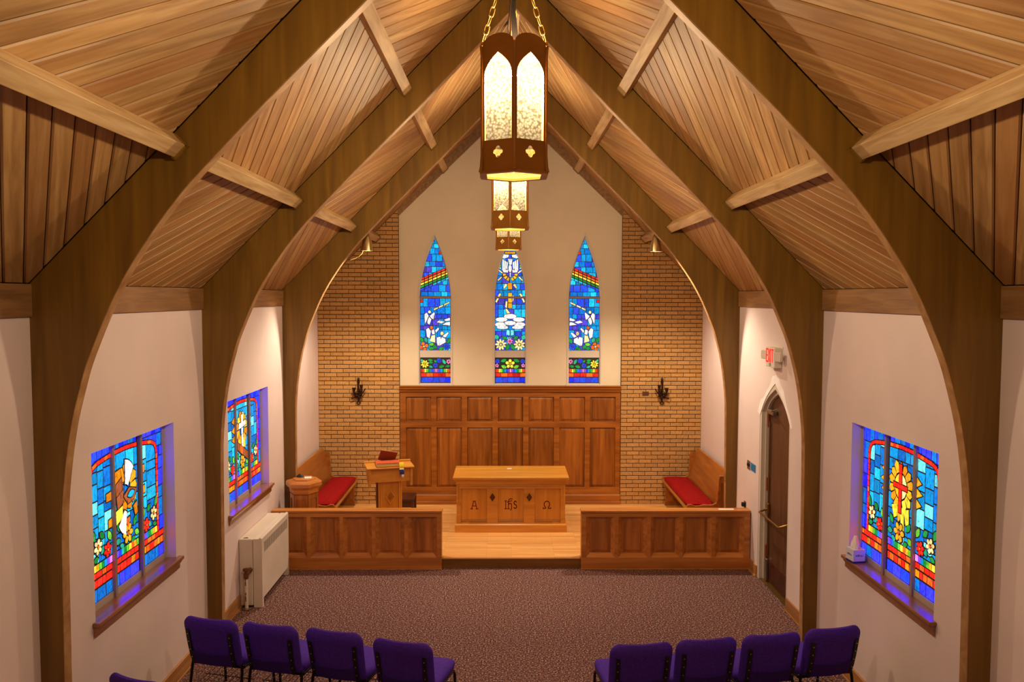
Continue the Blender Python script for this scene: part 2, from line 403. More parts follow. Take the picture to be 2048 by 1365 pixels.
# gothic door outline on the right wall (y, z)
DYC, DH, DSZ, DAZ = 9.44, 0.54, 2.13, 2.535
def door_outline(dh, dsz, daz, z0=0.0, n=8):
    pts = [(DYC-dh, z0)]
    for i in range(n+1):
        t = i/n; pts.append((DYC-dh*(1-t) - 0.045*math.sin(PI*t), dsz + (daz-dsz)*t + 0.02*math.sin(PI*t)))
    for i in range(n-1, -1, -1):
        t = i/n; pts.append((DYC+dh*(1-t) + 0.045*math.sin(PI*t), dsz + (daz-dsz)*t + 0.02*math.sin(PI*t)))
    pts.append((DYC+dh, z0))
    return pts
for side, sg in (('left', -1), ('right', 1)):
    holes = [rect(y0, y1, WZ0-0.028, WZ1) for y0, y1 in WIN['L' if sg < 0 else 'R']]
    outer = [(Y_END, 0), (B+0.3, 0), (B+0.3, ZE+0.1), (Y_END, ZE+0.1)]
    if sg > 0:
        outer = [(Y_END, 0)] + door_outline(DH, DSZ, DAZ) + [(B+0.3, 0), (B+0.3, ZE+0.1), (Y_END, ZE+0.1)]
    mb = MB(); mb.plate(outer, holes, 0, 0.22, lambda y, z, d: (sg*(W+d), y, z))
    struct(mb.build('wall_'+side, M['wall']), 'white plaster %s side wall with stained glass window openings' % side, 'wall')
    # eave beams between the arches, baseboards
    ys = [Y_END] + [a for a in A] + [B]
    e = thing('trim_1' if sg < 0 else 'trim_2', 'brown timber eave beam running along top of %s wall' % side, 'beam', kind='structure')
    for i in range(4):
        y0 = ys[i] + (AT if i else 0) + 0.001; y1 = ys[i+1] - 0.001
        x0, x1 = sorted((sg*(W-0.022), sg*(W+0.05)))
        MB().box(x0, x1, y0, y1, ZE, ZK+0.002).build('beam_length', M['eave'], e, bevel=0.004)
    b = thing('baseboard_'+side, 'tan wooden baseboard along foot of %s wall' % side, 'baseboard', kind='structure')
    segs = [(Y_END, A[0]), (A[0]+AT, A[1]), (A[1]+AT, RY)] if sg < 0 else [(Y_END, A[0]), (A[0]+AT, A[1]), (A[1]+AT, DYC-DH), (DYC+DH, RY)]
    for y0, y1 in segs:
        x0, x1 = sorted((sg*(W-0.02), sg*(W+0.01)))
        mbb = MB(); mbb.box(x0, x1, y0+0.001, y1-0.001, 0.0, 0.15)
        x0, x1 = sorted((sg*(W-0.034), sg*(W-0.02)))
        mbb.box(x0, x1, y0+0.001, y1-0.001, 0.0, 0.02)
        mbb.build('board', M['base'], b, bevel=0.004)

# wall behind the camera
mb = MB(); mb.plate([(-W-0.22, 0), (W+0.22, 0), (W+0.22, ZK), (0, ZR+0.2), (-W-0.22, ZK)], [], Y_END-0.2, Y_END, XZ)
struct(mb.build('wall_back', M['wall']), 'white plaster wall closing the nave behind the balcony', 'wall')

# roof: plain sheathing with the boards one by one under it
def roof_pt(sg, y, u, d):      # u up the slope from the eave, d below the deck
    return Vector((sg*(W - u*CU - d*SU), y, ZK + u*SU - d*CU))
U1, U2 = 1.29, 2.838
PW, PD = 0.052, 0.122
def clip(poly, nx, ny, c):
    out = []
    for i in range(len(poly)):
        a, b = poly[i], poly[(i+1) % len(poly)]
        da, db = nx*a[0]+ny*a[1]-c, nx*b[0]+ny*b[1]-c
        if da <= 0: out.append(a)
        if (da < 0 < db) or (db < 0 < da):
            t = da/(da-db); out.append((a[0]+(b[0]-a[0])*t, a[1]+(b[1]-a[1])*t))
    return out
def dedup(p, eps=1e-4):
    q = []
    for a in p:
        if not q or math.hypot(a[0]-q[-1][0], a[1]-q[-1][1]) > eps: q.append(a)
    if len(q) > 1 and math.hypot(q[0][0]-q[-1][0], q[0][1]-q[-1][1]) < eps: q.pop()
    return q
def area(p): return 0.5*sum(p[i][0]*p[(i+1) % len(p)][1] - p[(i+1) % len(p)][0]*p[i][1] for i in range(len(p)))
def inset(poly, d):
    if area(poly) < 0: poly = poly[::-1]
    out = list(poly)
    for i in range(len(poly)):
        a, b = poly[i], poly[(i+1) % len(poly)]
        l = math.hypot(b[0]-a[0], b[1]-a[1])
        if l < 1e-6: continue
        nx, ny = (b[1]-a[1])/l, -(b[0]-a[0])/l
        out = clip(out, nx, ny, nx*a[0]+ny*a[1]-d)
        if len(out) < 3: return []
    return dedup(out)
BW = 0.14
for side, sg in (('left', -1), ('right', 1)):
    c = thing('ceiling_'+side, 'diagonal plank deck of the %s roof slope' % side, 'ceiling', kind='structure')
    mb = MB()
    q = [roof_pt(sg, y, u, d) for d in (-0.015, -0.12) for y, u in ((Y_END-0.2, -0.2), (B+0.3, -0.2), (B+0.3, LEN+0.05), (Y_END-0.2, LEN+0.05))]
    mb.add(q, [(0,1,2,3),(4,5,6,7),(0,1,5,4),(1,2,6,5),(2,3,7,6),(3,0,4,7)]); mb.build('sheathing', M['deck_back'], c)
    mb = MB(); q = [roof_pt(sg, y, u, d) for d in (0, -0.014) for y, u in ((Y_END, 0), (2.2, 0), (2.2, LEN), (Y_END, LEN))]
    mb.add(q, [(0,1,2,3),(4,5,6,7),(0,1,5,4),(1,2,6,5),(2,3,7,6),(3,0,4,7)]); mb.build('rear_deck', M['deck'], c)
    bays = [(2.21, A[0]), (A[0]+AT, A[1]), (A[1]+AT, A[2]), (A[2]+AT, B+0.06)]
    for bi, (y0, y1) in enumerate(bays):
        for si, (u0, u1) in enumerate(((0.0, U1), (U1, U2), (U2, LEN))):
            sn = 1 if (bi+si) % 2 else -1
            ang = sn*math.radians(42)
            dx, dy = math.cos(ang), math.sin(ang); nx, ny = -dy, dx
            R0 = rect(y0, y1, u0, u1)
            ks = [nx*p[0]+ny*p[1] for p in R0]
            ph = random.random()*BW
            k = math.floor((min(ks)-ph)/BW)*BW + ph
            while k < max(ks):
                pl = clip(clip(R0, nx, ny, k+BW), -nx, -ny, -k); pl = dedup(pl)
                if len(pl) >= 3 and abs(area(pl)) > 2e-4:
                    f0 = inset(pl, 0.004 if bi == 0 else 0.003); f1 = inset(pl, 0.012 if bi == 0 else 0.009)
                    if len(f1) != len(f0): f1 = f0
                    if len(f0) >= 3:
                        cx = sum(p[0] for p in f0)/len(f0); cy = sum(p[1] for p in f0)/len(f0)
                        loc = lambda p, d: ((p[0]-cx)*dx+(p[1]-cy)*dy, (p[0]-cx)*nx+(p[1]-cy)*ny, d)
                        mb = MB(); jit = random.uniform(0, 0.0012)
                        mb.loft([[loc(p, 0.014) for p in f0], [loc(p, 0.008) for p in f0], [loc(p, jit) for p in f1]])
                        # matrix: local x along board, local z away from the room
                        o0 = roof_pt(sg, cx, cy, 0)
                        ey = Vector((0,1,0)); eu = Vector((-sg*CU, 0, SU)); en = -Vector((-sg*SU, 0, -CU))
                        ax = ey*dx + eu*dy; ay = ey*nx + eu*ny
                        m4 = Matrix(((ax.x, ay.x, en.x, o0.x), (ax.y, ay.y, en.y, o0.y), (ax.z, ay.z, en.z, o0.z), (0,0,0,1)))
                        mb.build('plank', M['deck'], c, mw=m4)
                k += BW

# ridge beam
mb = MB(); mb.box(-0.06, 0.06, Y_END, B+0.05, ZR-0.30, ZR-0.02)
tag(mb.build('ridge_beam', M['purlin'], bevel=0.006), 'pale timber ridge beam along the roof peak', 'beam')

# laminated timber arches
INNER = [(2.985,0.0),(2.975,1.0),(2.968,1.9),(2.957,2.2),(2.925,2.49),(2.88,2.75),(2.815,3.0),(2.775,3.13),(2.715,3.28),(2.655,3.42),(2.60,3.54),(2.52,3.69),(2.42,3.85),(2.28,4.05),(2.13,4.24),(2.03,4.35),(1.935,4.45),(1.79,4.60),(1.63,4.765),(0.95,5.435),(0.0,6.42)]
def smooth_curve(P, sub=3):
    out = []
    for i in range(len(P)-1):
        p0 = P[max(i-1,0)]; p1 = P[i]; p2 = P[i+1]; p3 = P[min(i+2,len(P)-1)]
        for k in range(sub):
            t = k/sub
            out.append(tuple(0.5*((2*p1[j]) + (-p0[j]+p2[j])*t + (2*p0[j]-5*p1[j]+4*p2[j]-p3[j])*t*t + (-p0[j]+3*p1[j]-3*p2[j]+p3[j])*t**3) for j in (0,1)))
    out.append(P[-1]); return out
INC = smooth_curve(INNER[:19]) + INNER[19:]
arch_names = ['nearest and largest dark laminated timber arch', 'middle one of the three dark laminated timber arches', 'farthest dark laminated timber arch, behind the rails']
for i, a in enumerate(A):
    t = thing('timber_arch', arch_names[i], 'arch', (0, a, 0), group='laminated arches of the roof')
    z0 = HP if i == 2 else 0.0
    inc = [(x, max(z, z0)) for x, z in INC if z > z0 - 0.5 or z0 == 0]
    for sg in (-1, 1):
        poly = [(sg*(W+0.006), z0), (sg*(W+0.006), ZK-0.004)] + [(0, ZR-0.006)] + [(sg*x, z) for x, z in reversed(inc)]
        mb = MB(); mb.plate(poly, [], 0, AT, XZ)
        rib = mb.build('rib', M['arch'], t, bevel=0.004)
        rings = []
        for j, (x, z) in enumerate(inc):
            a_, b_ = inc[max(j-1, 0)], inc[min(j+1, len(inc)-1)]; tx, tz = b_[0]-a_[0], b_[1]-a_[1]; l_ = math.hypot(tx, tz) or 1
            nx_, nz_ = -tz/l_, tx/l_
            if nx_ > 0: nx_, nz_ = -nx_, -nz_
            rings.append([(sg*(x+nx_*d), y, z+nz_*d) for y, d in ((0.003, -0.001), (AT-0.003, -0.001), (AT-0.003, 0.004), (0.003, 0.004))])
        MB().loft(rings).build('soffit_lit_strip', M['soffit'], rib, smooth=40)  # strip added along the inner curve to carry the painted-in lit tone

# purlins with their hangers
bn = ['in front of the nearest arch', 'between nearest and middle arch', 'between middle and farthest arch', 'between farthest arch and gable wall']
ends = [(2.21, A[0]), (A[0]+AT, A[1]), (A[1]+AT, A[2]), (A[2]+AT, B)]
for bi, (y0, y1) in enumerate(ends):
    for ui, u in enumerate((U1, U2)):
        if bi == 0 and ui == 1: continue
        for side, sg in (('left', -1), ('right', 1)):
            t = thing('roof_purlin', '%s pale timber purlin on %s slope %s' % (('lower', 'upper')[ui], side, bn[bi]), 'purlin', (0,0,0), group='roof purlins')
            mb = MB()
            q = [roof_pt(sg, y, uu, d) for y in (y0+0.002, y1-0.002) for uu, d in ((u-PW,0.002),(u+PW,0.002),(u+PW,PD),(u-PW,PD))]
            mb.loft([q[:4], q[4:]]); mb.build('beam', M['purlin'], t, bevel=0.004)
            for ya, yb in ((y0+0.001, y0+0.045), (y1-0.045, y1-0.001)):
                mb = MB(); g = 0.006
                for u0, u1, d0, d1 in ((u-PW-g-0.004, u-PW-0.001, 0.03, PD+g+0.004), (u+PW+0.001, u+PW+g+0.004, 0.03, PD+g+0.004), (u-PW-g, u+PW+g, PD+0.001, PD+g+0.004)):
                    q = [roof_pt(sg, y, uu, d) for y in (ya, yb) for uu, d in ((u0,d0),(u1,d0),(u1,d1),(u0,d1))]
                    mb.loft([q[:4], q[4:]])
                mb.build('hanger', M['arch'], t)

# gable: brick on both sides, plaster field with lancets between
GX = 1.806
def roof_z(x): return ZK + (W-abs(x))*SL
def lancet(cx, hw, z0, zs, za, n=10):
    pts = [(cx-hw, z0), (cx+hw, z0)]
    for i in range(n+1):
        t = i/n; pts.append((cx + hw*(1-t**1.75), zs + (za-zs)*t))
    for i in range(n-1, -1, -1):
        t = i/n; pts.append((cx - hw*(1-t**1.75), zs + (za-zs)*t))
    return pts
LC = [-1.228, -0.005, 1.206]
LZ = dict(z0=2.128, zs=3.55, za=4.55)
mb = MB()
mb.plate([(-GX, HP), (GX, HP), (GX, roof_z(GX)+0.05), (0, ZR+0.05), (-GX, roof_z(GX)+0.05)], [lancet(c, 0.262, **LZ) for c in LC], B+0.05, B+0.25, XZ)
g = struct(mb.build('wall_gable', M['gable']), 'cream plaster gable wall with three pointed window openings', 'wall')
# brown trim boards under the roof on the gable
tr = thing('trim_3', 'brown sloping trim boards along top of the gable wall', 'trim', kind='structure')
for sg in (-1, 1):
    mb = MB(); mb.plate([(sg*(GX+0.01), roof_z(GX)+0.02), (sg*(GX+0.01), roof_z(GX)-0.125), (0, ZR-0.22), (0, ZR)], [], B-0.01, B+0.06, XZ)
    mb.build('board', M['eave'], tr)
def arch_x(z):
    if z <= INC[0][1]: return INC[0][0]
    for (xa, za), (xb, zb) in zip(INC, INC[1:]):
        if za <= z <= zb: return xa + (xb-xa)*(z-za)/max(1e-6, zb-za)
    return 0
CH, CM = 0.0677, 0.2035
brick_mesh = {}
def brick_me(w):
    k = round(w, 3)
    if k not in brick_mesh:
        mb = MB(); h = CH-0.0105; c = 0.003
        a = [(-k/2, 0), (k/2, 0), (k/2, h), (-k/2, h)]; b = [(-k/2+c, c), (k/2-c, c), (k/2-c, h-c), (-k/2+c, h-c)]
        mb.loft([[(x, 0.016, z) for x, z in a], [(x, 0.003, z) for x, z in a], [(x, 0, z) for x, z in b]])
        o = mb.build('brick', M['brick']); brick_mesh[k] = o.data; bpy.data.objects.remove(o)
    return brick_mesh[k]
for side, sg in (('left', -1), ('right', 1)):
    bw = thing('wall_brick_'+side, 'buff brick wall panel on the %s of the gable' % side, 'brick wall', (0, B, 0), kind='structure')
    mb = MB(); mb.plate([(sg*GX, HP), (sg*W, HP), (sg*W, ZK), (sg*GX, roof_z(GX))], [], 0.012, 0.2, XZ); mb.build('mortar', M['mortar'], bw)
    items = []
    k = 0; z = HP + 0.004
    while z < roof_z(GX) - 0.04:
        x = GX + 0.004 - (0.0 if k % 2 else CM/2)
        while x < W - 0.02:
            x0, x1 = max(x, GX+0.004), min(x+CM-0.008, W-0.004)
            lim = W - (z - ZK)/SL if z > ZK else W
            if min(x1, lim) - x0 > 0.03: items.append((x0, x1, z))
            x += CM
        z += CH; k += 1
    vis = []; hid = []
    fr = (A[2]+AT)/B
    for it in items:
        xm = (it[0]+it[1])/2; px = -0.0891 + (sg*xm+0.0891)*fr; pz = 3.5714 + (it[2]-3.5714)*fr
        (vis if abs(px) < arch_x(pz)+0.05 and pz > 0.7 else hid).append(it)
    vis.sort(key=lambda it: -(it[1]-it[0] > 0.15)*10 - it[2]*0.0 - random.random()*0.01)
    hid += vis[300:]; vis = vis[:300]
    for x0, x1, z in vis:
        if x1 > W - (z + CH - ZK)/SL:
            q = dedup(clip(rect(x0, x1, z, z+CH-0.0105), SL, 1.0, ZK + W*SL - 0.008))
            if len(q) >= 3: MB().plate([(sg*p[0], p[1]) for p in q], [], 0.0, 0.016, XZ).build('brick', M['brick'], bw)
            continue
        share('brick', brick_me(x1-x0), bw, Matrix.Translation((sg*(x0+x1)/2, random.uniform(-0.0015, 0.0015), z)))
    mb = MB()
    for x0, x1, z in hid:
        q = dedup(clip(rect(x0, x1, z, z+CH-0.0105), SL, 1.0, ZK + W*SL - 0.008))
        if len(q) >= 3: mb.plate([(sg*p[0], p[1]) for p in q], [], random.uniform(-0.0015, 0.0015), 0.014, XZ)
    o = mb.build('remaining_bricks', M['brick'], bw); o['kind'] = 'stuff'
# ------------------------------------------------------------------ stained glass
PAL = dict(deep=(26,44,214), blue=(44,84,232), royal=(66,70,214), violet=(84,70,200), cyan=(0,164,218), sky=(30,200,236), pale=(130,226,240),
           azure=(0,126,212), red=(222,48,30), crimson=(206,30,34), orange=(244,112,34), amber=(238,156,20), gold=(248,190,40), yellow=(250,222,70), green=(24,160,66),
           lime=(120,204,60), teal=(40,186,150), white=(250,246,242), cream=(250,226,168), brown=(176,92,52), purple=(150,84,206), pink=(240,150,204))
STRONG = ('deep', 'blue', 'royal', 'violet', 'red', 'crimson', 'purple', 'pink', 'white')
GM = {k: glass_mat(k, v, 1.0, 4.0 if k in STRONG[:4] else (2.2 if k in STRONG[4:8] else 0.3)) for k, v in PAL.items()}
GL = {k: glass_mat('lancet_' + k, v, 1.0, 0.25) for k, v in PAL.items()}
def inside(p, poly):
    c = False; n = len(poly)
    for i in range(n):
        a, b = poly[i], poly[i-1]
        if (a[1] > p[1]) != (b[1] > p[1]) and p[0] < (b[0]-a[0])*(p[1]-a[1])/(b[1]-a[1]) + a[0]: c = not c
    return c
def grow(poly, d):
    if area(poly) < 0: poly = poly[::-1]
    n = len(poly); out = []
    for i in range(n):
        p, a, b = poly[i], poly[i-1], poly[(i+1) % n]
        e1 = Vector((p[0]-a[0], p[1]-a[1])); e2 = Vector((b[0]-p[0], b[1]-p[1]))
        if e1.length < 1e-7 or e2.length < 1e-7: continue
        e1.normalize(); e2.normalize()
        n1 = Vector((e1.y, -e1.x)); n2 = Vector((e2.y, -e2.x)); m = n1 + n2
        if m.length < 1e-4: m = n1
        m.normalize(); k = min(2.0, 1.0/max(0.3, m.dot(n1)))
        out.append((p[0]+m.x*d*k, p[1]+m.y*d*k))
    return out
class Leaded:
    def __init__(s, parent, fr, lead=0.008, mats=None):
        s.p, s.fr, s.lead, s.mats = parent, fr, lead, mats or GM; s.q = []; s.leads = MB()
    def cover(s, poly, lvl):                       # dark lead ground
        s.leads.plate(poly, [], 0.0, 0.0045*lvl, s.fr); s.q.append(('c', poly, None, lvl))
    def pane(s, poly, col, lvl=0, lead=True):
        if len(poly) < 3: return
        if lead and lvl > 0: s.leads.plate(grow(poly, s.lead*0.8), [], 0.0, 0.0045*lvl, s.fr)
        s.q.append(('p', poly, col, lvl))
    def cells(s, region, cols, hr, wr, lvl=0, seed=1, vert=False):
        rg = random.Random(seed); xs = [p[0] for p in region]; ys = [p[1] for p in region]
        a0, a1, b0, b1 = (min(ys), max(ys), min(xs), max(xs)) if not vert else (min(xs), max(xs), min(ys), max(ys))
        y = a0
        while y < a1 - 1e-4:
            h = rg.uniform(*hr)
            if a1 - (y+h) < hr[0]*0.7: h = a1 - y
            x = b0 - (rg.uniform(0, wr[0]) if not vert else 0)
            while x < b1 - 1e-4:
                w = rg.uniform(*wr)
                if b1 - (x+w) < wr[0]*0.6: w = b1 - x
                c = rect(x, x+w, y, y+h) if not vert else rect(y, y+h, x, x+w)
                R = region if area(region) > 0 else region[::-1]
                for i in range(len(R)):
                    a, b = R[i], R[(i+1) % len(R)]; l = math.hypot(b[0]-a[0], b[1]-a[1])
                    if l < 1e-6: continue
                    nx, ny = (b[1]-a[1])/l, -(b[0]-a[0])/l
                    c = clip(c, nx, ny, nx*a[0]+ny*a[1])
                    if len(c) < 3: break
                c = dedup(c)
                if len(c) >= 3:
                    ci = inset(c, s.lead/2)
                    if len(ci) >= 3 and abs(area(ci)) > 8e-5:
                        s.pane(ci, rg.choice(cols), lvl, False)
                x += w
            y += h
    def leaf(s, cx, cy, l, w, rot, col, lvl=3):
        pts = []
        for i in range(6): t = i/5; pts.append((l*(t-0.5), w*math.sin(PI*t)**0.8*0.5))
        for i in range(4, 0, -1): t = i/5; pts.append((l*(t-0.5), -w*math.sin(PI*t)**0.8*0.5))
        c, sn = math.cos(rot), math.sin(rot)
        s.pane([(cx+x*c-y*sn, cy+x*sn+y*c) for x, y in pts], col, lvl)
    def flower(s, cx, cy, r, col, mid, n=6, lvl=3, rot=0.3):
        for i in range(n):
            a = rot + 2*PI*i/n
            s.pane(ell(cx+math.cos(a)*r*0.64, cy+math.sin(a)*r*0.64, r*0.36, r*0.27*6/n, a, 8), col, lvl)
        s.pane(ell(cx, cy, r*0.2, r*0.2, 0, 6), mid, lvl+1, False)
    def finish(s):
        s.leads.build('lead', M['lead'], s.p)
        P = s.q
        for i, (k, poly, col, lvl) in enumerate(P):
            if k != 'p': continue
            n = len(poly); c = (sum(p[0] for p in poly)/n, sum(p[1] for p in poly)/n)
            test = [c] + list(poly)
            if any(l2 > lvl and all(inside(t, q) for t in test) for k2, q, c2, l2 in P): continue
            mb = MB(); d = 0.0045*lvl
            mb.loft([[s.fr(p[0], p[1], d-0.001) for p in poly], [s.fr(p[0], p[1], d+0.002) for p in poly]])
            mb.build('pane', s.mats[col], s.p)

# ---- side windows
def side_window(idx, sg, y0, y1, motif, label):
    w = y1 - y0; wn = thing('window_%d' % idx, label, 'window', (sg*W, (y0+y1)/2, WZ0), kind='structure')
    # local plan: s runs left to right as seen from inside; d points into the room
    def fr(x, z, d):
        return (sg*(0.105 - d), (x - w/2) if sg < 0 else (w/2 - x), z)
    H = WZ1 - WZ0
    zb, zt = 0.055, H - 0.012
    f = MB()
    f.plate(rect(-0.0, w, 0.0, H), [rect(0.035, w-0.035, zb, zt)], -0.02, 0.014, fr)
    f.build('window_frame', M['alu_light'], wn)
    f = MB(); f.plate(rect(0, w, 0, H), [], -0.05, -0.015, fr); f.build('outer_pane', M['dark'], wn)
    for k in (1, 2):
        xm = w*k/3; MB().plate(rect(xm-0.017, xm+0.017, 0.0, H), [], -0.012, 0.03, fr).build('mullion', M['alu'], wn)
    g = Leaded(wn, fr, 0.0125)
    X = lambda s_: 0.035 + s_*(w-0.07)
    Z = lambda t: zb + t*(zt-zb)
    P = lambda s_, t: (X(s_), Z(t))
    g.leads.plate(rect(X(0), X(1), zb, zt), [], -0.006, 0.0, fr)
    lights = [(0.0, 0.318), (0.349, 0.651), (0.682, 1.0)]
    # band path (left half, mirrored)
    half = [(0.085, 0.20), (0.085, 0.50), (0.085, 0.80), (0.093, 0.845), (0.115, 0.878), (0.16, 0.898), (0.25, 0.912), (0.36, 0.926), (0.5, 0.932)]
    path = half + [(1-a, b) for a, b in reversed(half[:-1])]
    inner = [P(a, b) for a, b in path] + [P(0.915, 0.2), P(0.085, 0.2)]
    inner_c = dedup([P(0.085, 0.2)] + [P(a, b) for a, b in path] + [P(0.915, 0.2)])
    for li, (s0, s1) in enumerate(lights):
        # blue border
        g.cells([P(s0, 0.2), P(s1, 0.2), P(s1, 1), P(s0, 1)] if li == 1 else [P(s0, 0.2), P(s1, 0.2), P(s1, 1.0), P(s0, 1.0)],
                ['deep', 'blue', 'royal', 'blue', 'azure'], (0.09, 0.17), (0.06, 0.11), 0, seed=idx*10+li)
        g.cells([P(s0, 0.0), P(s1, 0.0), P(s1, 0.088), P(s0, 0.088)], ['blue', 'azure', 'royal', 'blue'], (0.2, 0.3), (0.07, 0.15), 0, seed=idx*10+li+3)
        g.cells([P(s0, 0.092), P(s1, 0.092), P(s1, 0.148), P(s0, 0.148)], ['orange', 'red', 'red', 'orange', 'amber'], (0.2, 0.3), (0.05, 0.085), 0, seed=idx*10+li+5)
        g.cells([P(s0, 0.152), P(s1, 0.152), P(s1, 0.196), P(s0, 0.196)], ['red', 'orange', 'red'], (0.2, 0.3), (0.06, 0.1), 0, seed=idx*10+li+6)
        # inner field clipped to the light
        reg = inner_c if area(inner_c) > 0 else inner_c[::-1]
        reg = clip(reg, -1, 0, -X(s0)); reg = dedup(clip(reg, 1, 0, X(s1)))
        g.cover(reg, 1)
        g.cells(reg, ['cyan', 'sky', 'cyan', 'azure', 'sky', 'pale', 'cyan', 'azure'], (0.085, 0.145), (0.08, 0.165), 1, seed=idx*17+li, vert=(li != 1))
    # arched red band
    pts = []
    for a, b in zip(path, path[1:]):
        A0, B0 = P(*a), P(*b); L = math.hypot(B0[0]-A0[0], B0[1]-A0[1]); n = max(1, round(L/0.055))
        for i in range(n): pts.append((A0[0]+(B0[0]-A0[0])*i/n, A0[1]+(B0[1]-A0[1])*i/n))
    pts.append(P(*path[-1]))
    rg = random.Random(idx)
    for a, b in zip(pts, pts[1:]):
        mxs = ((a[0]+b[0])/2 - 0.035)/(w-0.07)
        if any(abs(mxs - m) < 0.022 for m in (0.333, 0.667)): continue
        d = Vector((b[0]-a[0], b[1]-a[1])); d.normalize(); n_ = Vector((-d.y, d.x))*0.017
        q = inset([(a[0]-n_.x, a[1]-n_.y), (b[0]-n_.x, b[1]-n_.y), (b[0]+n_.x, b[1]+n_.y), (a[0]+n_.x, a[1]+n_.y)], 0.003)
        if len(q) >= 3: g.pane(q, rg.choice(['red', 'red', 'orange', 'crimson']), 2)
    # rainbow strips, leaves and flowers
    seq = ['yellow', 'gold', 'lime', 'green', 'cyan', 'purple', 'pink']
    for s0, s1, sq in ((0.10, 0.31, seq), (0.36, 0.64, ['purple', 'blue', 'teal', 'green', 'lime', 'yellow', 'orange', 'gold', 'lime']), (0.69, 0.90, seq[::-1])):
        n = len(sq)
        for i, cn in enumerate(sq):
            a = s0 + (s1-s0)*i/n; b = s0 + (s1-s0)*(i+1)/n
            g.pane(inset([P(a, 0.202), P(b, 0.202), P(b, 0.25), P(a, 0.25)], 0.003), cn, 2)
    def fl(s_, t, r, c1, c2, n=6, rot=0.3): x, z = P(s_, t); g.flower(x, z, r, c1, c2, n, 3, rot)
    def lf(s_, t, l, ww, rot, c): x, z = P(s_, t); g.leaf(x, z, l, ww, rot, c, 2)
    fl(0.15, 0.36, 0.062, 'cream', 'orange'); fl(0.255, 0.305, 0.058, 'red', 'orange')
    fl(0.50, 0.33, 0.085, 'gold', 'orange', 6, 0.0)
    fl(0.745, 0.305, 0.058, 'red', 'orange'); fl(0.85, 0.36, 0.062, 'cream', 'orange')
    for a in ((0.11,0.44,0.09,0.05,1.9,'green'), (0.20,0.42,0.08,0.05,-0.7,'green'), (0.205,0.32,0.07,0.045,0.9,'teal'), (0.285,0.39,0.09,0.05,2.0,'lime'), (0.13,0.28,0.07,0.04,0.3,'green'),
              (0.40,0.40,0.085,0.05,2.2,'green'), (0.385,0.31,0.08,0.05,0.1,'teal'), (0.60,0.39,0.09,0.05,0.9,'green'), (0.62,0.30,0.08,0.05,-0.5,'lime'), (0.43,0.265,0.07,0.04,-0.4,'teal'), (0.57,0.265,0.07,0.04,0.4,'green'),
              (0.71,0.40,0.09,0.05,1.1,'lime'), (0.79,0.42,0.08,0.05,0.7,'green'), (0.795,0.30,0.07,0.045,2.2,'teal'), (0.89,0.44,0.09,0.05,1.2,'green'), (0.87,0.275,0.07,0.04,-0.3,'green')):
        lf(*a)
    # central motif
    cx, cz = P(0.5, 0.655)
    SX, SZ = (w-0.07), (zt-zb)
    def E_(a, ra, rb): return (cx + math.cos(a)*ra*SX, cz + math.sin(a)*rb*SZ)
    rg = random.Random(idx*5)
    def rays(n, r0, r1, cols, off=0.0, jit=0.04):
        for i in range(n):
            a0 = off + 2*PI*i/n; a1 = off + 2*PI*(i+1)/n; am = (a0+a1)/2; ro = r1*(1 + rg.uniform(-jit, jit*2))
            q = [E_(a0, r0, r0*1.3), E_(a1, r0, r0*1.3), E_(a1-0.03, ro*0.88, ro*1.12), E_(am, ro, ro*1.28), E_(a0+0.03, ro*0.88, ro*1.12)]
            q = inset(q, 0.003)
            if len(q) >= 3: g.pane(q, rg.choice(cols), 2)
    golds = ['gold', 'amber', 'gold', 'yellow']
    def poly(pts_, c, lvl): g.pane([P(*p) for p in pts_], c, lvl)
    if motif == 'red_cross':
        rays(14, 0.078, 0.142, golds)
        for i in range(4):
            a0 = i*PI/2; q = inset([E_(0, 0, 0)] + [E_(a0 + PI/2*k/4, 0.072, 0.092) for k in range(5)], 0.004); g.pane(q, ['cream','yellow','gold','cream'][i], 2)
        for a, b, c, d in ((0.40,0.485,0.46,0.47), (0.46,0.47,0.50,0.40), (0.50,0.40,0.545,0.47), (0.545,0.47,0.60,0.485)):
            poly([(a, 0.50), (c, 0.52), (c+0.004, b-0.05), ((a+c)/2, b-0.07)], rg.choice(golds), 2)
        for t0, t1 in ((0.47,0.55), (0.555,0.635), (0.675,0.745), (0.75,0.81)):
            poly([(0.486,t0), (0.514,t0), (0.514,t1), (0.486,t1)], 'red', 3)
        for s0, s1 in ((0.42,0.455), (0.458,0.497), (0.503,0.542), (0.545,0.58)):
            poly([(s0,0.64), (s1,0.64), (s1,0.67), (s0,0.67)], 'red', 3)
        for k in range(3):
            t = 0.74 - k*0.075
            poly([(0.314, t+0.028), (0.314, t-0.034), (0.255+0.01*abs(k-1), t-0.005)], 'gold', 2)
            poly([(0.686, t+0.028), (0.686, t-0.034), (0.745-0.01*abs(k-1), t-0.005)], 'gold', 2)
    elif motif == 'white_cross':
        rays(12, 0.06, 0.14, golds)
        for a in ((0.43,0.46), (0.47,0.40), (0.53,0.38), (0.57,0.45)):
            poly([(a[0]-0.022, 0.56), (a[0]+0.022, 0.56), (a[0]+0.016, a[1]), (a[0]-0.018, a[1]+0.02)], rg.choice(golds), 2)
        for t0, t1 in ((0.40,0.50), (0.505,0.60), (0.605,0.665), (0.72,0.80)):
            poly([(0.482,t0), (0.518,t0), (0.518,t1), (0.482,t1)], 'white', 3)
        poly([(0.41,0.665), (0.5,0.672), (0.5,0.72), (0.425,0.722)], 'white', 3); poly([(0.503,0.672), (0.595,0.685), (0.58,0.735), (0.503,0.72)], 'white', 3)
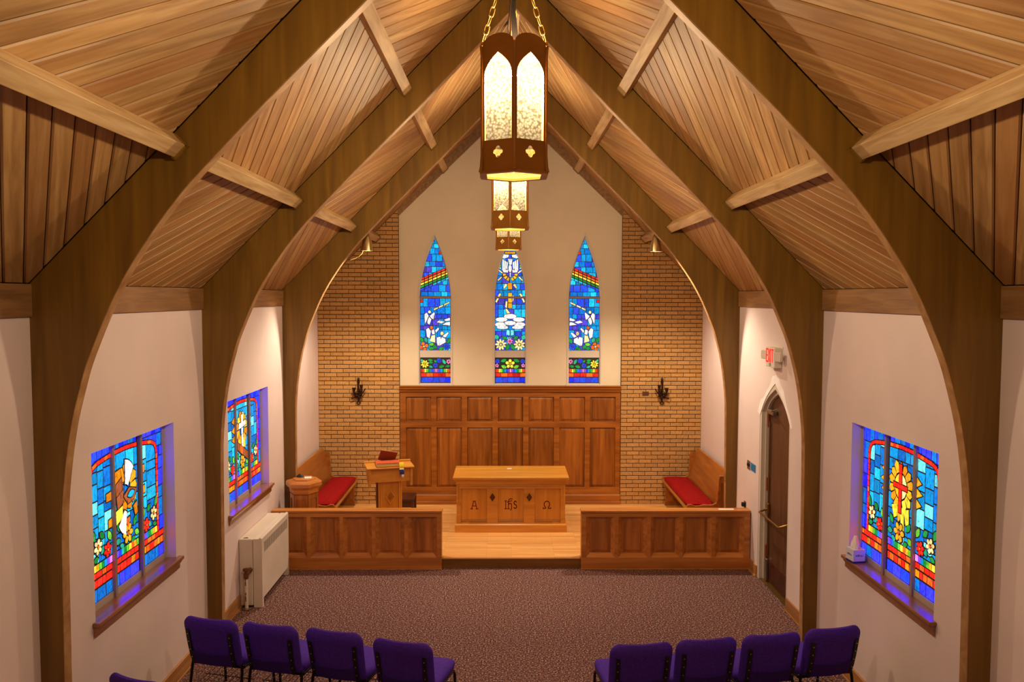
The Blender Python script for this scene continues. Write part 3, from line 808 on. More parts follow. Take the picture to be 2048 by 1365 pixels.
        for i in range(4):
            a = 0.372 + 0.066*i; t = 0.545 - 0.038*i
            poly([(a,t-0.075), (a+0.062,t-0.075-0.035), (a+0.062,t-0.035), (a,t)], ['brown','orange','brown','brown'][i], 4)
        for k in range(3):
            t = 0.77 - k*0.09
            poly([(0.314, t+0.03), (0.314, t-0.04), (0.26, t-0.01)], 'amber', 2); poly([(0.686, t+0.03), (0.686, t-0.04), (0.735, t-0.01)], 'gold', 2)
    else:
        rays(11, 0.05, 0.135, golds, 0.2)
        poly([(0.36,0.70), (0.435,0.735), (0.45,0.655), (0.37,0.62)], 'brown', 3); poly([(0.372,0.613), (0.45,0.648), (0.445,0.56), (0.385,0.53)], 'brown', 3)
        poly([(0.36,0.79), (0.42,0.80), (0.43,0.745), (0.36,0.71)], 'amber', 3)
        for i in range(6):
            a0 = 0.75 + i*0.13; a1 = a0 + 0.12
            poly([(0.475+math.cos(a0)*0.05, 0.63+math.sin(a0)*0.05), (0.475+math.cos(a0)*0.15, 0.63+math.sin(a0)*0.22), (0.475+math.cos(a1)*0.15, 0.63+math.sin(a1)*0.22), (0.475+math.cos(a1)*0.05, 0.63+math.sin(a1)*0.05)], 'white', 3)
        poly([(0.46,0.60), (0.53,0.645), (0.62,0.615), (0.59,0.55), (0.51,0.535)], 'brown', 3)
        x, z = P(0.545, 0.597); g.leaf(x, z, 0.12, 0.055, 0.15, 'sky', 4)
        for i in range(5):
            a0 = 3.75 + i*0.15; a1 = a0 + 0.13
            poly([(0.50+math.cos(a0)*0.04, 0.525+math.sin(a0)*0.04), (0.50+math.cos(a0)*0.13, 0.525+math.sin(a0)*0.20), (0.50+math.cos(a1)*0.13, 0.525+math.sin(a1)*0.20), (0.50+math.cos(a1)*0.04, 0.525+math.sin(a1)*0.04)], 'white', 3)
        poly([(0.36,0.52), (0.44,0.54), (0.44,0.46), (0.365,0.43)], 'yellow', 3)
        poly([(0.575,0.50), (0.62,0.52), (0.63,0.44), (0.60,0.43)], 'amber', 3)
        poly([(0.475,0.43), (0.525,0.44), (0.51,0.36)], 'orange', 3)
        for s0, s1, t in ((0.26,0.314,0.62), (0.28,0.314,0.44), (0.686,0.735,0.70), (0.686,0.74,0.55)):
            poly([(s0,t), (s1,t), (s1,t+0.055), (s0,t+0.05)], 'amber', 2)
    g.finish()
    # sill with apron moulding
    e = 0.05; h_ = w/2 - 0.001
    out = [(-0.09, -h_), (0.001, -h_), (0.001, -h_-e), (0.055, -h_-e), (0.055, h_+e), (0.001, h_+e), (0.001, h_), (-0.09, h_)]
    s = MB(); s.plate(out, [], -0.026, 0.004, lambda d, y, z: (-sg*d, y, z))
    sl = s.build('window_sill', M['sill'], wn, bevel=0.006)
    a = MB(); a.loft([[(-sg*d, y, z) for d, z in ((0.001,-0.028),(0.04,-0.028),(0.034,-0.05),(0.02,-0.066),(0.018,-0.105),(0.001,-0.105))] for y in (-w/2-0.035, w/2+0.035)])
    a.build('apron', M['sill'], sl)
side_window(1, -1, *WIN['L'][0], 'dove', 'stained glass window on left wall nearest the camera, with white wings and an eye')
side_window(2, -1, *WIN['L'][1], 'white_cross', 'stained glass window above the radiator, with a white cross on gold rays')
side_window(3, 1, *WIN['R'][0], 'red_cross', 'stained glass window on right wall with a red cross in a gold sun')

# ---- lancets in the gable
def lancet_window(idx, cx, kind, label):
    wn = thing('window_%d' % idx, label, 'window', (cx, B+0.05, 2.128), kind='structure')
    K = 493.0
    mir = -1 if kind == 'right' else 1
    def fr(x, z, d): return (x, 0.05 - d, z)
    def C(x, y): return (mir*(x-330)/K, (1272-y)/K)
    hw = 0.262
    out = [(p[0]-cx, p[1]-2.128) for p in lancet(cx, hw, **LZ)]
    inn = [(p[0], p[1]) for p in lancet(0, hw-0.014, 0.0, 1.422, 2.385)]
    main = [p for p in inn]; main[0] = (main[0][0], 0.553); main[1] = (main[1][0], 0.553)
    low = rect(-hw+0.014, hw-0.014, 0.014, 0.437)
    f = MB(); f.plate(out, [main, low], -0.03, 0.02, fr); f.build('window_frame', M['white_trim'], wn)
    f = MB(); f.plate(out, [], -0.06, -0.032, fr); f.build('outer_pane', M['dark'], wn)
    # casing proud of the plaster
    o2 = [(p[0]-cx, p[1]-2.128) for p in lancet(cx, hw+0.022, 2.128, 3.55, 4.60)]; o2[0] = (o2[0][0], 0.0); o2[1] = (o2[1][0], 0.0)
    f = MB(); f.plate(o2, [[(p[0]*0.999, max(p[1], 0.004)) for p in out]], 0.05, 0.06, fr); f.build('casing', M['white_trim'], wn)
    MB().box(-hw-0.035, hw+0.035, -0.02, 0.05, -0.016, 0.003).build('window_sill', M['white_trim'], wn)
    g = Leaded(wn, fr, 0.0095, GL)
    g.leads.plate(main, [], -0.012, 0.0, fr); g.leads.plate(low, [], -0.012, 0.0, fr)
    bar = (1272-572)/K
    MB().box(-hw+0.01, hw-0.01, 0.022, 0.06, bar-0.016, bar+0.016).build('saddle_bar', M['alu'], wn)
    up = clip(main, 0, -1, -(bar+0.016)); dn = clip(main, 0, 1, bar-0.016)
    blues = ['blue', 'royal', 'azure', 'cyan', 'violet', 'azure', 'sky', 'cyan', 'blue']
    g.cells(dedup(up), blues, (0.07, 0.13), (0.07, 0.13), 0, seed=idx if kind == 'centre' else 55)
    g.cells(dedup(dn), blues, (0.07, 0.14), (0.07, 0.13), 0, seed=idx+3 if kind == 'centre' else 58)
    def pp(pts, c, lvl=2):
        q = [C(*p) for p in pts]
        q2 = inset(q, 0.003) if lvl >= 2 and len(q) < 7 else q
        g.pane(q2 if len(q2) >= 3 else q, c, lvl)
    def R(x0, x1, y0, y1, c, lvl=1): pp([(x0,y0),(x1,y0),(x1,y1),(x0,y1)], c, lvl)
    def F(x, y, r, c1, c2, n=6): X_, Z_ = C(x, y); g.flower(X_, Z_, r/K, c1, c2, n, 2)
    def L(x, y, l, w_, rot, c): X_, Z_ = C(x, y); g.leaf(X_, Z_, l/K, w_/K, mir*math.radians(rot), c, 2)
    # low panel
    for i, (x0, x1) in enumerate(((214,268),(271,312),(315,360),(363,408),(411,456))):
        R(x0, x1, 1220, 1258, ['blue','royal','blue','royal','deep'][i], 0)
    for i, (x0, x1) in enumerate(((214,254),(258,309),(313,355),(359,409),(413,456))):
        R(x0, x1, 1184, 1212, ['red','orange','red','crimson','orange'][i], 0)
    rb = ['red','orange','yellow','lime','green','cyan','blue','purple','pink','purple','blue','cyan','green','lime','yellow','orange','red']
    for i, c in enumerate(rb):
        x0 = 212 + i*14.4; R(x0+1.5, x0+13, 1150, 1177, c, 0)
    gk = dict(left=0, right=0, centre=1)[kind]
    g.cover(rect(-hw+0.016, hw-0.016, (1272-1146)/K, (1272-1062)/K), 1)
    if gk == 0:
        F(245, 1110, 33, 'yellow', 'gold', 8); F(360, 1083, 22, 'blue', 'violet', 7); F(330, 1121, 22, 'blue', 'violet', 7); F(437, 1090, 20, 'pink', 'red', 6)
        for a in ((290,1080,40,20,-10,'green'), (293,1099,36,16,0,'green'), (400,1092,46,22,-60,'teal'), (380,1131,46,22,15,'green'), (428,1128,40,20,10,'green'), (293,1132,34,18,-20,'teal'), (330,1088,28,15,-40,'green'), (222,1082,26,16,-60,'teal')): L(*a)
        for a in ((222,915,46,26,-70,'green'), (255,915,44,26,-70,'teal'), (300,950,46,24,10,'lime'), (325,970,44,26,-40,'green'), (297,983,44,24,0,'green'), (378,985,50,24,20,'green'), (438,922,48,26,65,'green')): L(*a)
        F(238, 968, 36, 'orange', 'gold', 4); F(422, 968, 28, 'blue', 'violet', 8)
        # white ray
        for x0, x1 in ((318,352),(358,393),(399,445)):
            y = lambda x: 672 - (x-318)*0.47
            pp([(x0,y(x0)+7),(x1,y(x1)+7),(x1,y(x1)-8),(x0,y(x0)-8)], 'cream')
        # cloud
        pp([(338,772),(362,756),(412,768),(380,784)], 'white'); pp([(398,752),(448,734),(449,760),(415,764)], 'white'); pp([(385,792),(420,772),(449,768),(449,800)], 'white')
        # three angels
        pp([(244,708),(262,692),(279,722),(262,760),(246,792)], 'white'); pp([(284,722),(322,690),(327,700),(318,752),(302,745)], 'white'); pp([(281,728),(300,748),(284,794),(266,780),(266,762)], 'white')
        pp(ell(284, 690, 11, 12, 0, 8), 'cream')
        pp([(255,830),(275,815),(296,845),(285,905),(262,890)], 'white'); pp([(300,835),(322,828),(328,868),(306,872),(298,850)], 'white'); pp([(300,878),(328,874),(330,938),(284,925)], 'cream'); pp([(328,838),(355,812),(362,828),(334,862)], 'white')
        pp(ell(299, 816, 12, 14, 0, 8), 'orange')
        pp([(340,895),(372,888),(378,915),(352,968),(342,940)], 'white'); pp([(382,890),(412,905),(414,935),(356,966)], 'white'); pp([(386,884),(432,850),(438,862),(412,898)], 'white')
        pp(ell(384, 862, 13, 16, 0, 8), 'cream')
        # rainbow band
        rows = ['red','orange','yellow','green','sky']
        for ri, c in enumerate(rows):
            n = 7
            for i in range(n):
                x0 = 210 + (446-210)*i/n; x1 = 210 + (446-210)*(i+1)/n
                yy = lambda x: 428 + ri*21 - (x-212)*0.42
                lim = 12 + max(0, (470-yy(x0)))*0.05
                a, b = max(x0, 206)+2, min(x1, 446)-2
                cc = c if not (ri == 4 and i < 3) else 'blue'
                if ri == 1 and i % 3 == 2: cc = 'amber'
                pp([(a, yy(a)+8), (b, yy(b)+8), (b, yy(b)-8), (a, yy(a)-8)], cc)
        R(362, 383, 203, 226, 'red', 1); R(236, 262, 252, 276, 'crimson', 1); R(212, 232, 590, 612, 'red', 1)
    else:
        dx = 48   # crop offset of the centre window
        def q(pts, c, lvl=2): pp([(x+dx, y) for x, y in pts], c, lvl)
        F(245+dx-13+50, 1108, 38, 'yellow', 'gold', 5)
        for sx in (-1, 1):
            F(282+dx+sx*102, 1088, 20, 'blue', 'violet', 7); F(282+dx+sx*106, 1122, 16, 'pink', 'red', 5)
            L(282+dx+sx*52, 1082, 50, 26, -sx*20, 'green'); L(282+dx+sx*50, 1132, 46, 26, sx*20, 'lime')
            F(282+dx+sx*75, 952, 46, 'cream', 'yellow', 9)
            L(282+dx+sx*46, 898, 44, 26, sx*35, 'green'); L(282+dx+sx*108, 893, 44, 34, sx*70, 'teal'); L(282+dx+sx*22, 972, 52, 32, -sx*65, 'green')
        F(282+dx-2, 925, 25, 'pink', 'red', 7)
        for sx in (-1, 1):
            m_ = lambda pts: [(282 + sx*(x-282), y) for x, y in pts]
            q(m_([(286,836),(310,836),(312,874),(286,878)]), 'pale', 1)
            for i, (cxx, cyy, rx, ry) in enumerate(((334,750,46,18),(340,790,44,20),(326,813,46,14))):
                q(m_(ell(cxx+18, cyy, rx+2, ry, 0, 10)), 'white')
            q(m_([(302,470),(322,460),(340,496),(326,500)]), 'cream'); q(m_([(346,410),(354,402),(386,432),(378,442)]), 'cream'); q(m_([(340,372),(372,348),(378,358),(346,382)]), 'cream')
            q(m_([(352,540),(372,540),(402,606),(390,616)]), 'cream')
            for i, c in enumerate(('red','orange','yellow','lime','pale')):
                q(m_([(362-i*2,262+i*17),(402,262+i*17),(402,275+i*17),(362-i*2,275+i*17)]), c)
            # dove wing feathers
            for i in range(3):
                q(m_([(300+i*16,292-i*10),(314+i*16,280-i*10),(316+i*16,340+i*8),(304+i*13,352)]), 'white')
            q(m_([(296,350),(346,348),(338,372),(300,374)]), 'white')
            for i in range(3):
                a0 = -1.4 + i*0.5; cxx, cyy = 282, 380
                q(m_([(cxx+math.cos(a0)*34, cyy-math.sin(a0)*34), (cxx+math.cos(a0)*62, cyy-math.sin(a0)*62), (cxx+math.cos(a0+0.42)*62, cyy-math.sin(a0+0.42)*62), (cxx+math.cos(a0+0.42)*34, cyy-math.sin(a0+0.42)*34)]), 'gold')
            q(m_([(292,228),(350,226),(380,246),(330,260),(296,250)]), 'white')
        q([(262,262),(302,262),(294,310),(272,310)], 'white', 3); q(ell(281, 340, 13, 30, 0, 10), 'white', 3); q([(276,372),(288,372),(286,410),(278,410)], 'white', 3)
        q([(264,456),(296,456),(296,506),(264,506)], 'amber', 1); q([(266,536),(296,536),(296,612),(266,612)], 'gold', 1); q([(266,618),(296,618),(296,656),(266,656)], 'amber', 1)
        q([(246,600),(262,604),(256,660),(240,650)], 'cream', 3); q([(240,658),(258,664),(284,700),(254,702)], 'cream', 3); q([(302,540),(312,570),(306,606),(299,606)], 'cream', 3)
        q(ell(282, 724, 52, 20, 0, 10), 'white'); q(ell(282, 778, 46, 18, 0, 10), 'white', 3)
        for i in range(5): R(282+dx-40+i*16, 282+dx-27+i*16, 206, 222, 'gold', 1)
    g.finish()
lancet_window(4, LC[0], 'left', 'left pointed stained glass window above the panelling, with rainbow rising to the right')
lancet_window(5, LC[1], 'centre', 'middle pointed stained glass window behind the lanterns, with white dove')
lancet_window(6, LC[2], 'right', 'right pointed stained glass window above the panelling, with rainbow rising to the left')

# ------------------------------------------------------------------ wood panelling on the gable
pn = thing('wall_panelling', 'brown wooden raised panel wainscot below the pointed windows', 'panelling', (0, B, HP), kind='structure')
px = lambda x: (x - 1005)/4.18/123.0*1.0 + 0.003
pz = lambda y: (1062 - y)/4.18/121.2 + 0.033
cols_ = [(128,338),(385,596),(642,853),(900,1111),(1158,1370),(1418,1630),(1675,1888)]
rows_ = [(388,182),(938,438)]
ZT = pz(138)
holes = [rect(px(a), px(b), pz(r0), pz(r1)) for a, b in cols_ for r0, r1 in rows_]
mb = MB(); mb.plate([(-GX+0.004, 0.0), (GX-0.004, 0.0), (GX-0.004, ZT), (-GX+0.004, ZT)], holes, 0.008, 0.04, XZ)
mb.build('stiles_and_rails', M['panel_x'], pn, bevel=0.005)
for h in holes:
    x0, z0 = h[0]; x1, z1 = h[2]
    MB().raised(x0, x1, z0, z1, 0.035, 0.038, 0.020, 0.05).build('panel', M['panel_z'], pn)
mb = MB(); mb.loft([[(x, y, z) for y, z in ((0.045,ZT),(-0.012,ZT),(-0.018,ZT+0.03),(-0.035,ZT+0.045),(-0.04,ZT+0.075),(-0.055,ZT+0.085),(-0.055,ZT+0.1),(0.045,ZT+0.1))] for x in (-GX+0.003, GX-0.003)])
mb.build('cornice', M['panel_x'], pn)
mb = MB(); mb.loft([[(x, y, z) for y, z in ((0.04,0.0),(-0.03,0.0),(-0.03,0.04),(-0.016,0.05),(-0.014,0.14),(-0.004,0.158),(0.007,0.163),(0.04,0.163))] for x in (-GX+0.003, GX-0.003)])
mb.build('base_moulding', M['panel_x'], pn)

# ------------------------------------------------------------------ altar rails
def make_rail(sg, label):
    t = thing('altar_rail', label, 'altar rail', (sg*0.91, RY, 0), group='panelled altar rails')
    Lh = 2.205
    hx = [(0.063,0.437),(0.486,0.859),(0.908,1.28),(1.326,1.702),(1.752,2.125)]
    S = lambda x: sg*x
    D = 0.13
    outer = rect(0.0, Lh, 0.0, 0.752)
    hs = [rect(a, b, 0.165, 0.70) for a, b in hx]
    mb = MB(); mb.plate(outer, hs, 0.0, 0.022, lambda x, z, d: (S(x), d, z))
    mb.build('front_frame', M['rail_x'], t, bevel=0.004)
    for a, b in hx:
        # splayed frame round each panel, then the raised panel
        m2 = MB()
        o = [(a,0.165),(b,0.165),(b,0.70),(a,0.70)]; i_ = [(a+0.05,0.215),(b-0.05,0.215),(b-0.05,0.665),(a+0.05,0.665)]
        i_ = [(a+0.05,0.215),(b-0.05,0.215),(b-0.05,0.672),(a+0.05,0.672)]
        m2.loft([[(S(x), 0.006, z) for x, z in o], [(S(x), 0.052, z) for x, z in i_], [(S(x), 0.058, z) for x, z in i_], [(S(x), 0.06, z) for x, z in o]], True, False)
        m2.build('panel_moulding', M['rail_x'], t)
        MB().raised(min(S(a+0.05), S(b-0.05)), max(S(a+0.05), S(b-0.05)), 0.215, 0.672, 0.03, 0.055, 0.040, 0.06).build('panel', M['rail_z'], t)
    x0, x1 = sorted((S(0.0), S(Lh)))
    MB().box(x0, x1, 0.061, D, HP+0.001, 0.752).build('back_board', M['rail_x'], t)
    x0, x1 = sorted((S(-0.008), S(Lh)))
    MB().box(x0, x1, -0.012, D+0.012, 0.7525, 0.786).build('cap', M['rail_x'], t, bevel=0.008)
    x0, x1 = sorted((S(0.0), S(Lh)))
    MB().box(x0, x1, -0.012, -0.0005, 0.0, 0.018).build('shoe_moulding', M['base'], t, bevel=0.004)
    x0, x1 = sorted((S(0.0005), S(0.02)))
    MB().box(x0, x1, 0.023, 0.06, 0.0, 0.751).build('end_post', M['rail_z'], t)
    return t
make_rail(-1, 'panelled wooden altar rail on the left, ending behind the radiator')
make_rail(1, 'panelled wooden altar rail on the right, ending by the door')

# ------------------------------------------------------------------ altar
al = thing('altar', 'golden oak altar with Greek letters on three front panels', 'altar', (0, 11.41, HP))
K = 725.0
ax = lambda x: (x-742)/K; az = lambda y: (862-y)/K
hs = [rect(ax(a), ax(b), az(765), az(402)) for a, b in ((220,490),(607,875),(992,1262))]
mb = MB(); mb.plate(rect(-0.785, 0.785, 0.11, 0.70), hs, 0.0, 0.03, XZ); mb.build('front_frame', M['altar_x'], al, bevel=0.003)
for h in hs:
    (x0, z0), (x1, z1) = h[0], h[2]
    o = MB().box(x0+0.001, x1-0.001, 0.031, 0.045, z0-0.01, z1+0.01).build('panel', M['altar_z'], al)
    MB().box(x0+0.001, x1-0.001, 0.010, 0.030, z0+0.001, z0+0.016).build('sill_bead', M['altar_x'], al, bevel=0.003)
    MB().box(x0+0.001, x1-0.001, 0.020, 0.030, z0+0.021, z0+0.038).build('sill_bead', M['altar_x'], al, bevel=0.003)
mb = MB()
mb.box(-0.785, -0.765, 0.031, 0.68, 0.11, 0.70); mb.box(0.765, 0.785, 0.031, 0.68, 0.11, 0.70); mb.box(-0.764, 0.764, 0.66, 0.68, 0.11, 0.70)
mb.build('carcass', M['altar_z'], al)
for i in (-1, 1):
    for k in range(3):
        x = i*0.752 + (k-1)*0.014
        MB().box(x-0.004, x+0.004, -0.006, -0.0005, 0.45, 0.69).build('reed', M['altar_z'], al)
mb = MB(); mb.loft([[(x, y, z) for y, z in ((0.70,0.0),(-0.022,0.0),(-0.022,0.108),(-0.012,0.126),(0.0,0.1265),(0.70,0.1265))] for x in (-0.808, 0.808)])
mb.build('plinth', M['altar_x'], al)
MB().box(-0.79, 0.79, -0.010, 0.69, 0.701, 0.752).build('frieze', M['altar_x'], al, bevel=0.003)
MB().box(-0.745, 0.745, -0.014, -0.0005, 0.645, 0.660).build('frieze_bead', M['altar_x'], al, bevel=0.003)
MB().box(-0.815, 0.815, -0.03, 0.71, 0.753, 0.776).build('top_moulding', M['altar_x'], al, bevel=0.006)
MB().box(-0.836, 0.836, -0.052, 0.735, 0.777, 0.815).build('top', M['altar_x'], al, bevel=0.008)
# carved diamonds
for cxp in (549, 935):
    c = ax(cxp); zc = az(490)
    dm = lambda rx, rz: [(c-rx, zc), (c, zc-rz), (c+rx, zc), (c, zc+rz)]
    d = MB().plate(dm(0.054, 0.082), [dm(0.042, 0.064)], -0.012, -0.0006, XZ).build('diamond', M['altar_z'], al)
    mb = MB()
    for k in range(8):
        a = k*PI/4; mb.loft([[(c + math.cos(a)*r*0.8 + x*1.0, y, zc + math.sin(a)*r + z) for x, z in ((-0.006,-0.006),(0.006,-0.006),(0.006,0.006),(-0.006,0.006))] for r, y in ((0.012, -0.003), (0.028, -0.010))])
    mb.plate(dm(0.04, 0.061), [], -0.002, -0.0007, XZ)
    mb.build('carving', M['dark_brick'], d)
def letter(name, lines, cxp, w=0.012, serifs=()):
    mb = MB()
    for q in strokes([[(ax(x), az(y)) for x, y in l] for l in lines], w):
        mb.plate(q, [], 0.0285, 0.0305, XZ)
    mb.build(name, M['red_letter'], al)
arc = lambda cx, cy, rx, ry, a0, a1, n=12: [(cx+rx*math.cos(math.radians(a0+(a1-a0)*i/n)), cy-ry*math.sin(math.radians(a0+(a1-a0)*i/n))) for i in range(n+1)]
letter('letter_alpha', [[(330,618),(352,540)], [(385,618),(366,540)], [(345,538),(372,538)], [(340,588),(378,588)], [(318,620),(342,620)], [(374,620),(398,620)]], 358)
letter('letters_ihs', [[(688,618),(688,536)], [(677,619),(699,619)], [(677,535),(699,535)],
                       [(717,618),(717,540),(722,520),(738,511),(758,514)], [(708,619),(727,619)], [(704,548),(752,532)],
                       [(717,575),(728,562),(744,562),(750,578),(750,612),(744,628),(734,631)],
                       arc(788,556,13,19,20,270,10), arc(788,595,15,20,90,-160,10)], 742)
letter('letter_omega', [arc(1121,572,29,34,-62,242,18), [(1108,604),(1106,616)], [(1135,604),(1137,616)], [(1081,616),(1106,616)], [(1137,616),(1162,616)], [(1083,616),(1083,606)], [(1160,616),(1160,606)]], 1121)

# altar top card
mb = MB(); mb.box(-0.035, 0.035, -0.02, 0.02, 0, 0.004)
o = mb.build('white_card', M['paper']); o.location = (-0.02, 11.93, HP+0.8155); tag(o, 'small white card lying on the altar top', 'card')

# ------------------------------------------------------------------ pews against the side walls
def make_pew(sg, label):
    t = thing('pew', label, 'pew', (sg*W, 0, HP), group='side pews in the chancel')
    S = lambda d: -sg*d          # d = distance from the wall into the room
    y0, y1 = 11.13, 12.93
    # seat
    mb = MB(); mb.loft([[(S(d), y, z) for d, z in ((0.20,0.405),(0.62,0.43),(0.645,0.415),(0.64,0.385),(0.20,0.375))] for y in (y0+0.04, y1-0.04)])
    mb.build('seat', M['pew'], t)
    mb = MB(); mb.loft([[(S(d), y, z) for d, z in ((0.19,0.40),(0.215,0.41),(0.085,0.955),(0.05,0.955),(0.045,0.93))] for y in (y0+0.04, y1-0.04)])
    mb.build('backrest', M['pew'], t, bevel=0.006)
    prof = [(0.012,0.0),(0.60,0.0),(0.58,0.10),(0.585,0.30),(0.635,0.38),(0.650,0.44),(0.625,0.475),(0.575,0.478),(0.52,0.455),(0.46,0.46),(0.40,0.475),(0.335,0.47),(0.27,0.475),(0.225,0.50),(0.21,0.55),(0.19,0.85),(0.185,0.885),(0.012,0.885)]
    for ya in (y0, y1-0.04):
        mb = MB(); mb.plate(prof, [], ya, ya+0.039, lambda x, z, y: (S(x), y, z)); e = mb.build('end_panel', M['pew'], t, bevel=0.006)
        if ya == y0:
            MB().plate([(0.03,0.06),(0.17,0.06),(0.165,0.80),(0.03,0.80)], [], ya-0.006, ya-0.0005, lambda x, z, y: (S(x), y, z)).build('end_field', M['panel_z'], e, bevel=0.003)
    # red cushion
    mb = MB(); rings = []
    for i in range(13):
        y = y0+0.06 + (y1-y0-0.12)*i/12; h = 0.072 if 0 < i < 12 else 0.03; e = 0.0 if 0 < i < 12 else 0.02
        h += 0.004*math.sin(i*2.3)
        rings.append([(S(d), y, z) for d, z in ((0.235+e,0.415),(0.60-e,0.436),(0.632-e,0.45),(0.635-e,0.436+h*0.7),(0.60-e,0.44+h),(0.42,0.435+h*1.12),(0.26+e,0.425+h),(0.225+e,0.42+h*0.6))])
    mb.loft(rings); mb.build('cushion', M['red'], t, smooth=60)
    return t
make_pew(-1, 'wooden pew with red cushion by left wall, beside the lectern')
make_pew(1, 'wooden pew with red cushion by right wall, opposite the lectern')

# ------------------------------------------------------------------ font
ft = thing('baptismal_font', 'hexagonal wooden font with stepped lid beside left pew', 'font', (-2.80, 10.70, HP))
def hexr(r, z, rot=0.0): return [(r*math.cos(PI/3*k+rot), r*math.sin(PI/3*k+rot), z) for k in range(6)]
mb = MB(); mb.loft([hexr(0.17, 0.0), hexr(0.20, 0.0), hexr(0.20, 0.06), hexr(0.178, 0.075), hexr(0.178, 0.76)]); mb.build('body', M['rail_z'], ft)
for k in range(6):
    a, b = Vector(hexr(0.1795, 0)[k]), Vector(hexr(0.1795, 0)[(k+1) % 6]); e = (b-a).normalized(); n_ = Vector((e.y, -e.x, 0)); L_ = (b-a).length
    fr = lambda x, z, d: tuple(a + e*x + n_*d + Vector((0,0,z)))
    MB().plate(rect(0.0, L_, 0.09, 0.76), [rect(0.028, L_-0.028, 0.12, 0.70)], 0.0, 0.010, fr).build('panel_frame', M['rail_z'], ft)
mb = MB(); mb.loft([hexr(0.178,0.761), hexr(0.195,0.775), hexr(0.20,0.83), hexr(0.228,0.85), hexr(0.232,0.862), hexr(0.16,0.8625)]); mb.build('collar', M['rail_x'], ft)
mb = MB(); mb.loft([hexr(0.232,0.863), hexr(0.245,0.868), hexr(0.245,0.912), hexr(0.228,0.93), hexr(0.155,0.940), hexr(0.15,0.956), hexr(0.142,0.96)]); mb.build('lid', M['rail_x'], ft)
mb = MB()
mb.loft([[(-0.04+0.012*math.cos(a), 0.01*math.sin(a), 0.0) for a in [k*PI/4 for k in range(8)]]] + [[(-0.02 + 0.06*s_*math.cos(a) , 0.03*s_*math.sin(a), z) for a in [k*PI/4 for k in range(8)]] for s_, z in ((1.0,0.006),(0.8,0.018),(0.35,0.04),(0.15,0.045))])
o = mb.build('black_cloth', M['black'], smooth=50); o.location = (-2.84, 10.74, HP+0.961); tag(o, 'small crumpled black cloth on top of the font lid', 'cloth')
mb = MB(); mb.box(-0.045, 0.045, -0.05, 0.05, 0, 0.003)
o = mb.build('paper_slip', M['paper']); o.location = (-2.715, 10.70, HP+0.9612-0.02); o.rotation_euler = (0, 0, 0.3); o.location.z = HP+0.9612; o.location.x = -2.745; tag(o, 'white paper slip lying on the font lid', 'paper')

# ------------------------------------------------------------------ lectern, books, ribbon
AL = math.radians(15.6)
le = thing('lectern', 'wooden lectern with carved diamond on its shaft, holding books', 'lectern', (-1.70, 11.04, HP), AL)
mb = MB(); mb.loft([[(x, y, z) for y, z in ((-0.155,0.86),(-0.155,1.045),(0.17,1.045),(0.17,0.90))] for x in (-0.268, 0.268)])
mb.build('desk_box', M['altar_x'], le)
for sx in (-1, 1):
    x0, x1 = sorted((sx*0.269, sx*0.300))
    mb = MB(); mb.loft([[(x, y, z) for y, z in ((-0.175,0.80),(-0.175,1.045),(0.18,1.045),(0.18,0.95),(0.05,0.86))] for x in (x0, x1)]); mb.build('bracket', M['altar_x'], le, bevel=0.003)
mb = MB(); mb.loft([[(x, y, z) for y, z in ((-0.195,1.046),(-0.195,1.066),(0.20,1.066),(0.20,1.046))] for x in (-0.325, 0.325)]); mb.build('desk_top', M['altar_x'], le, bevel=0.004)
mb = MB(); mb.loft([[(x, y, z) for y, z in ((0.175,1.067),(0.175,1.085),(0.2,1.09),(0.2,1.067))] for x in (-0.325, 0.325)]); mb.build('ledge', M['altar_x'], le)
MB().box(-0.115, 0.115, -0.10, -0.075, 0.04, 0.86).build('shaft_front', M['altar_z'], le)
for sx in (-1, 1):
    for k in range(2):
        x = sx*(0.128 + 0.024*k); MB().box(x-0.011, x+0.011, -0.112+0.006*k, -0.075, 0.04, 0.859).build('pilaster', M['altar_z'], le, bevel=0.004)
mb = MB(); mb.box(-0.165, -0.14, -0.074, 0.17, 0.04, 0.86); mb.box(0.14, 0.165, -0.074, 0.17, 0.04, 0.86); mb.box(-0.14, 0.14, 0.15, 0.17, 0.04, 0.86)
mb.build('shaft_case', M['dark_wood'], le)  # sides lie in shadow; that shade is put into the dark colour
MB().box(-0.23, 0.23, -0.17, 0.21, 0.0, 0.039).build('foot', M['altar_x'], le, bevel=0.008)
dm = lambda rx, rz, c=0.64: [(-rx, c), (0, c-rz), (rx, c), (0, c+rz)]
d = MB().plate(dm(0.072, 0.105), [dm(0.056, 0.082)], -0.116, -0.1005, XZ).build('diamond', M['altar_z'], le)
MB().plate(dm(0.03, 0.045), [], -0.108, -0.1005, XZ).build('carving', M['pew'], d)
ML = Matrix.Translation((-1.70, 11.04, HP)) @ Matrix.Rotation(AL, 4, 'Z')
SLP = 0.0
desk = lambda x, y: ML @ Matrix.Translation((x, y, 1.066 + (y+0.195)*math.tan(SLP) + 0.0015)) @ Matrix.Rotation(SLP, 4, 'X')
bk = thing('bible', 'thick red-covered book with yellowed pages lying on the lectern', 'book')
bk.matrix_world = desk(-0.03, -0.06)
MB().box(-0.155, 0.155, -0.10, 0.105, 0.005, 0.05).build('pages', M['pages'], bk, bevel=0.003)
mb = MB(); mb.box(-0.162, 0.162, -0.106, 0.11, 0.0, 0.0045); mb.box(-0.162, 0.162, -0.106, 0.11, 0.0505, 0.056); mb.box(-0.162, 0.162, 0.1055, 0.111, 0.0, 0.056)
mb.build('cover', M['book_red'], bk)
b2 = thing('hymnal', 'brown book propped open behind the red book on lectern', 'book')
b2.matrix_world = desk(-0.03, 0.10) @ Matrix.Translation((0, 0, 0.032)) @ Matrix.Rotation(math.radians(28), 4, 'X') @ Matrix.Rotation(math.radians(14), 4, 'Y')
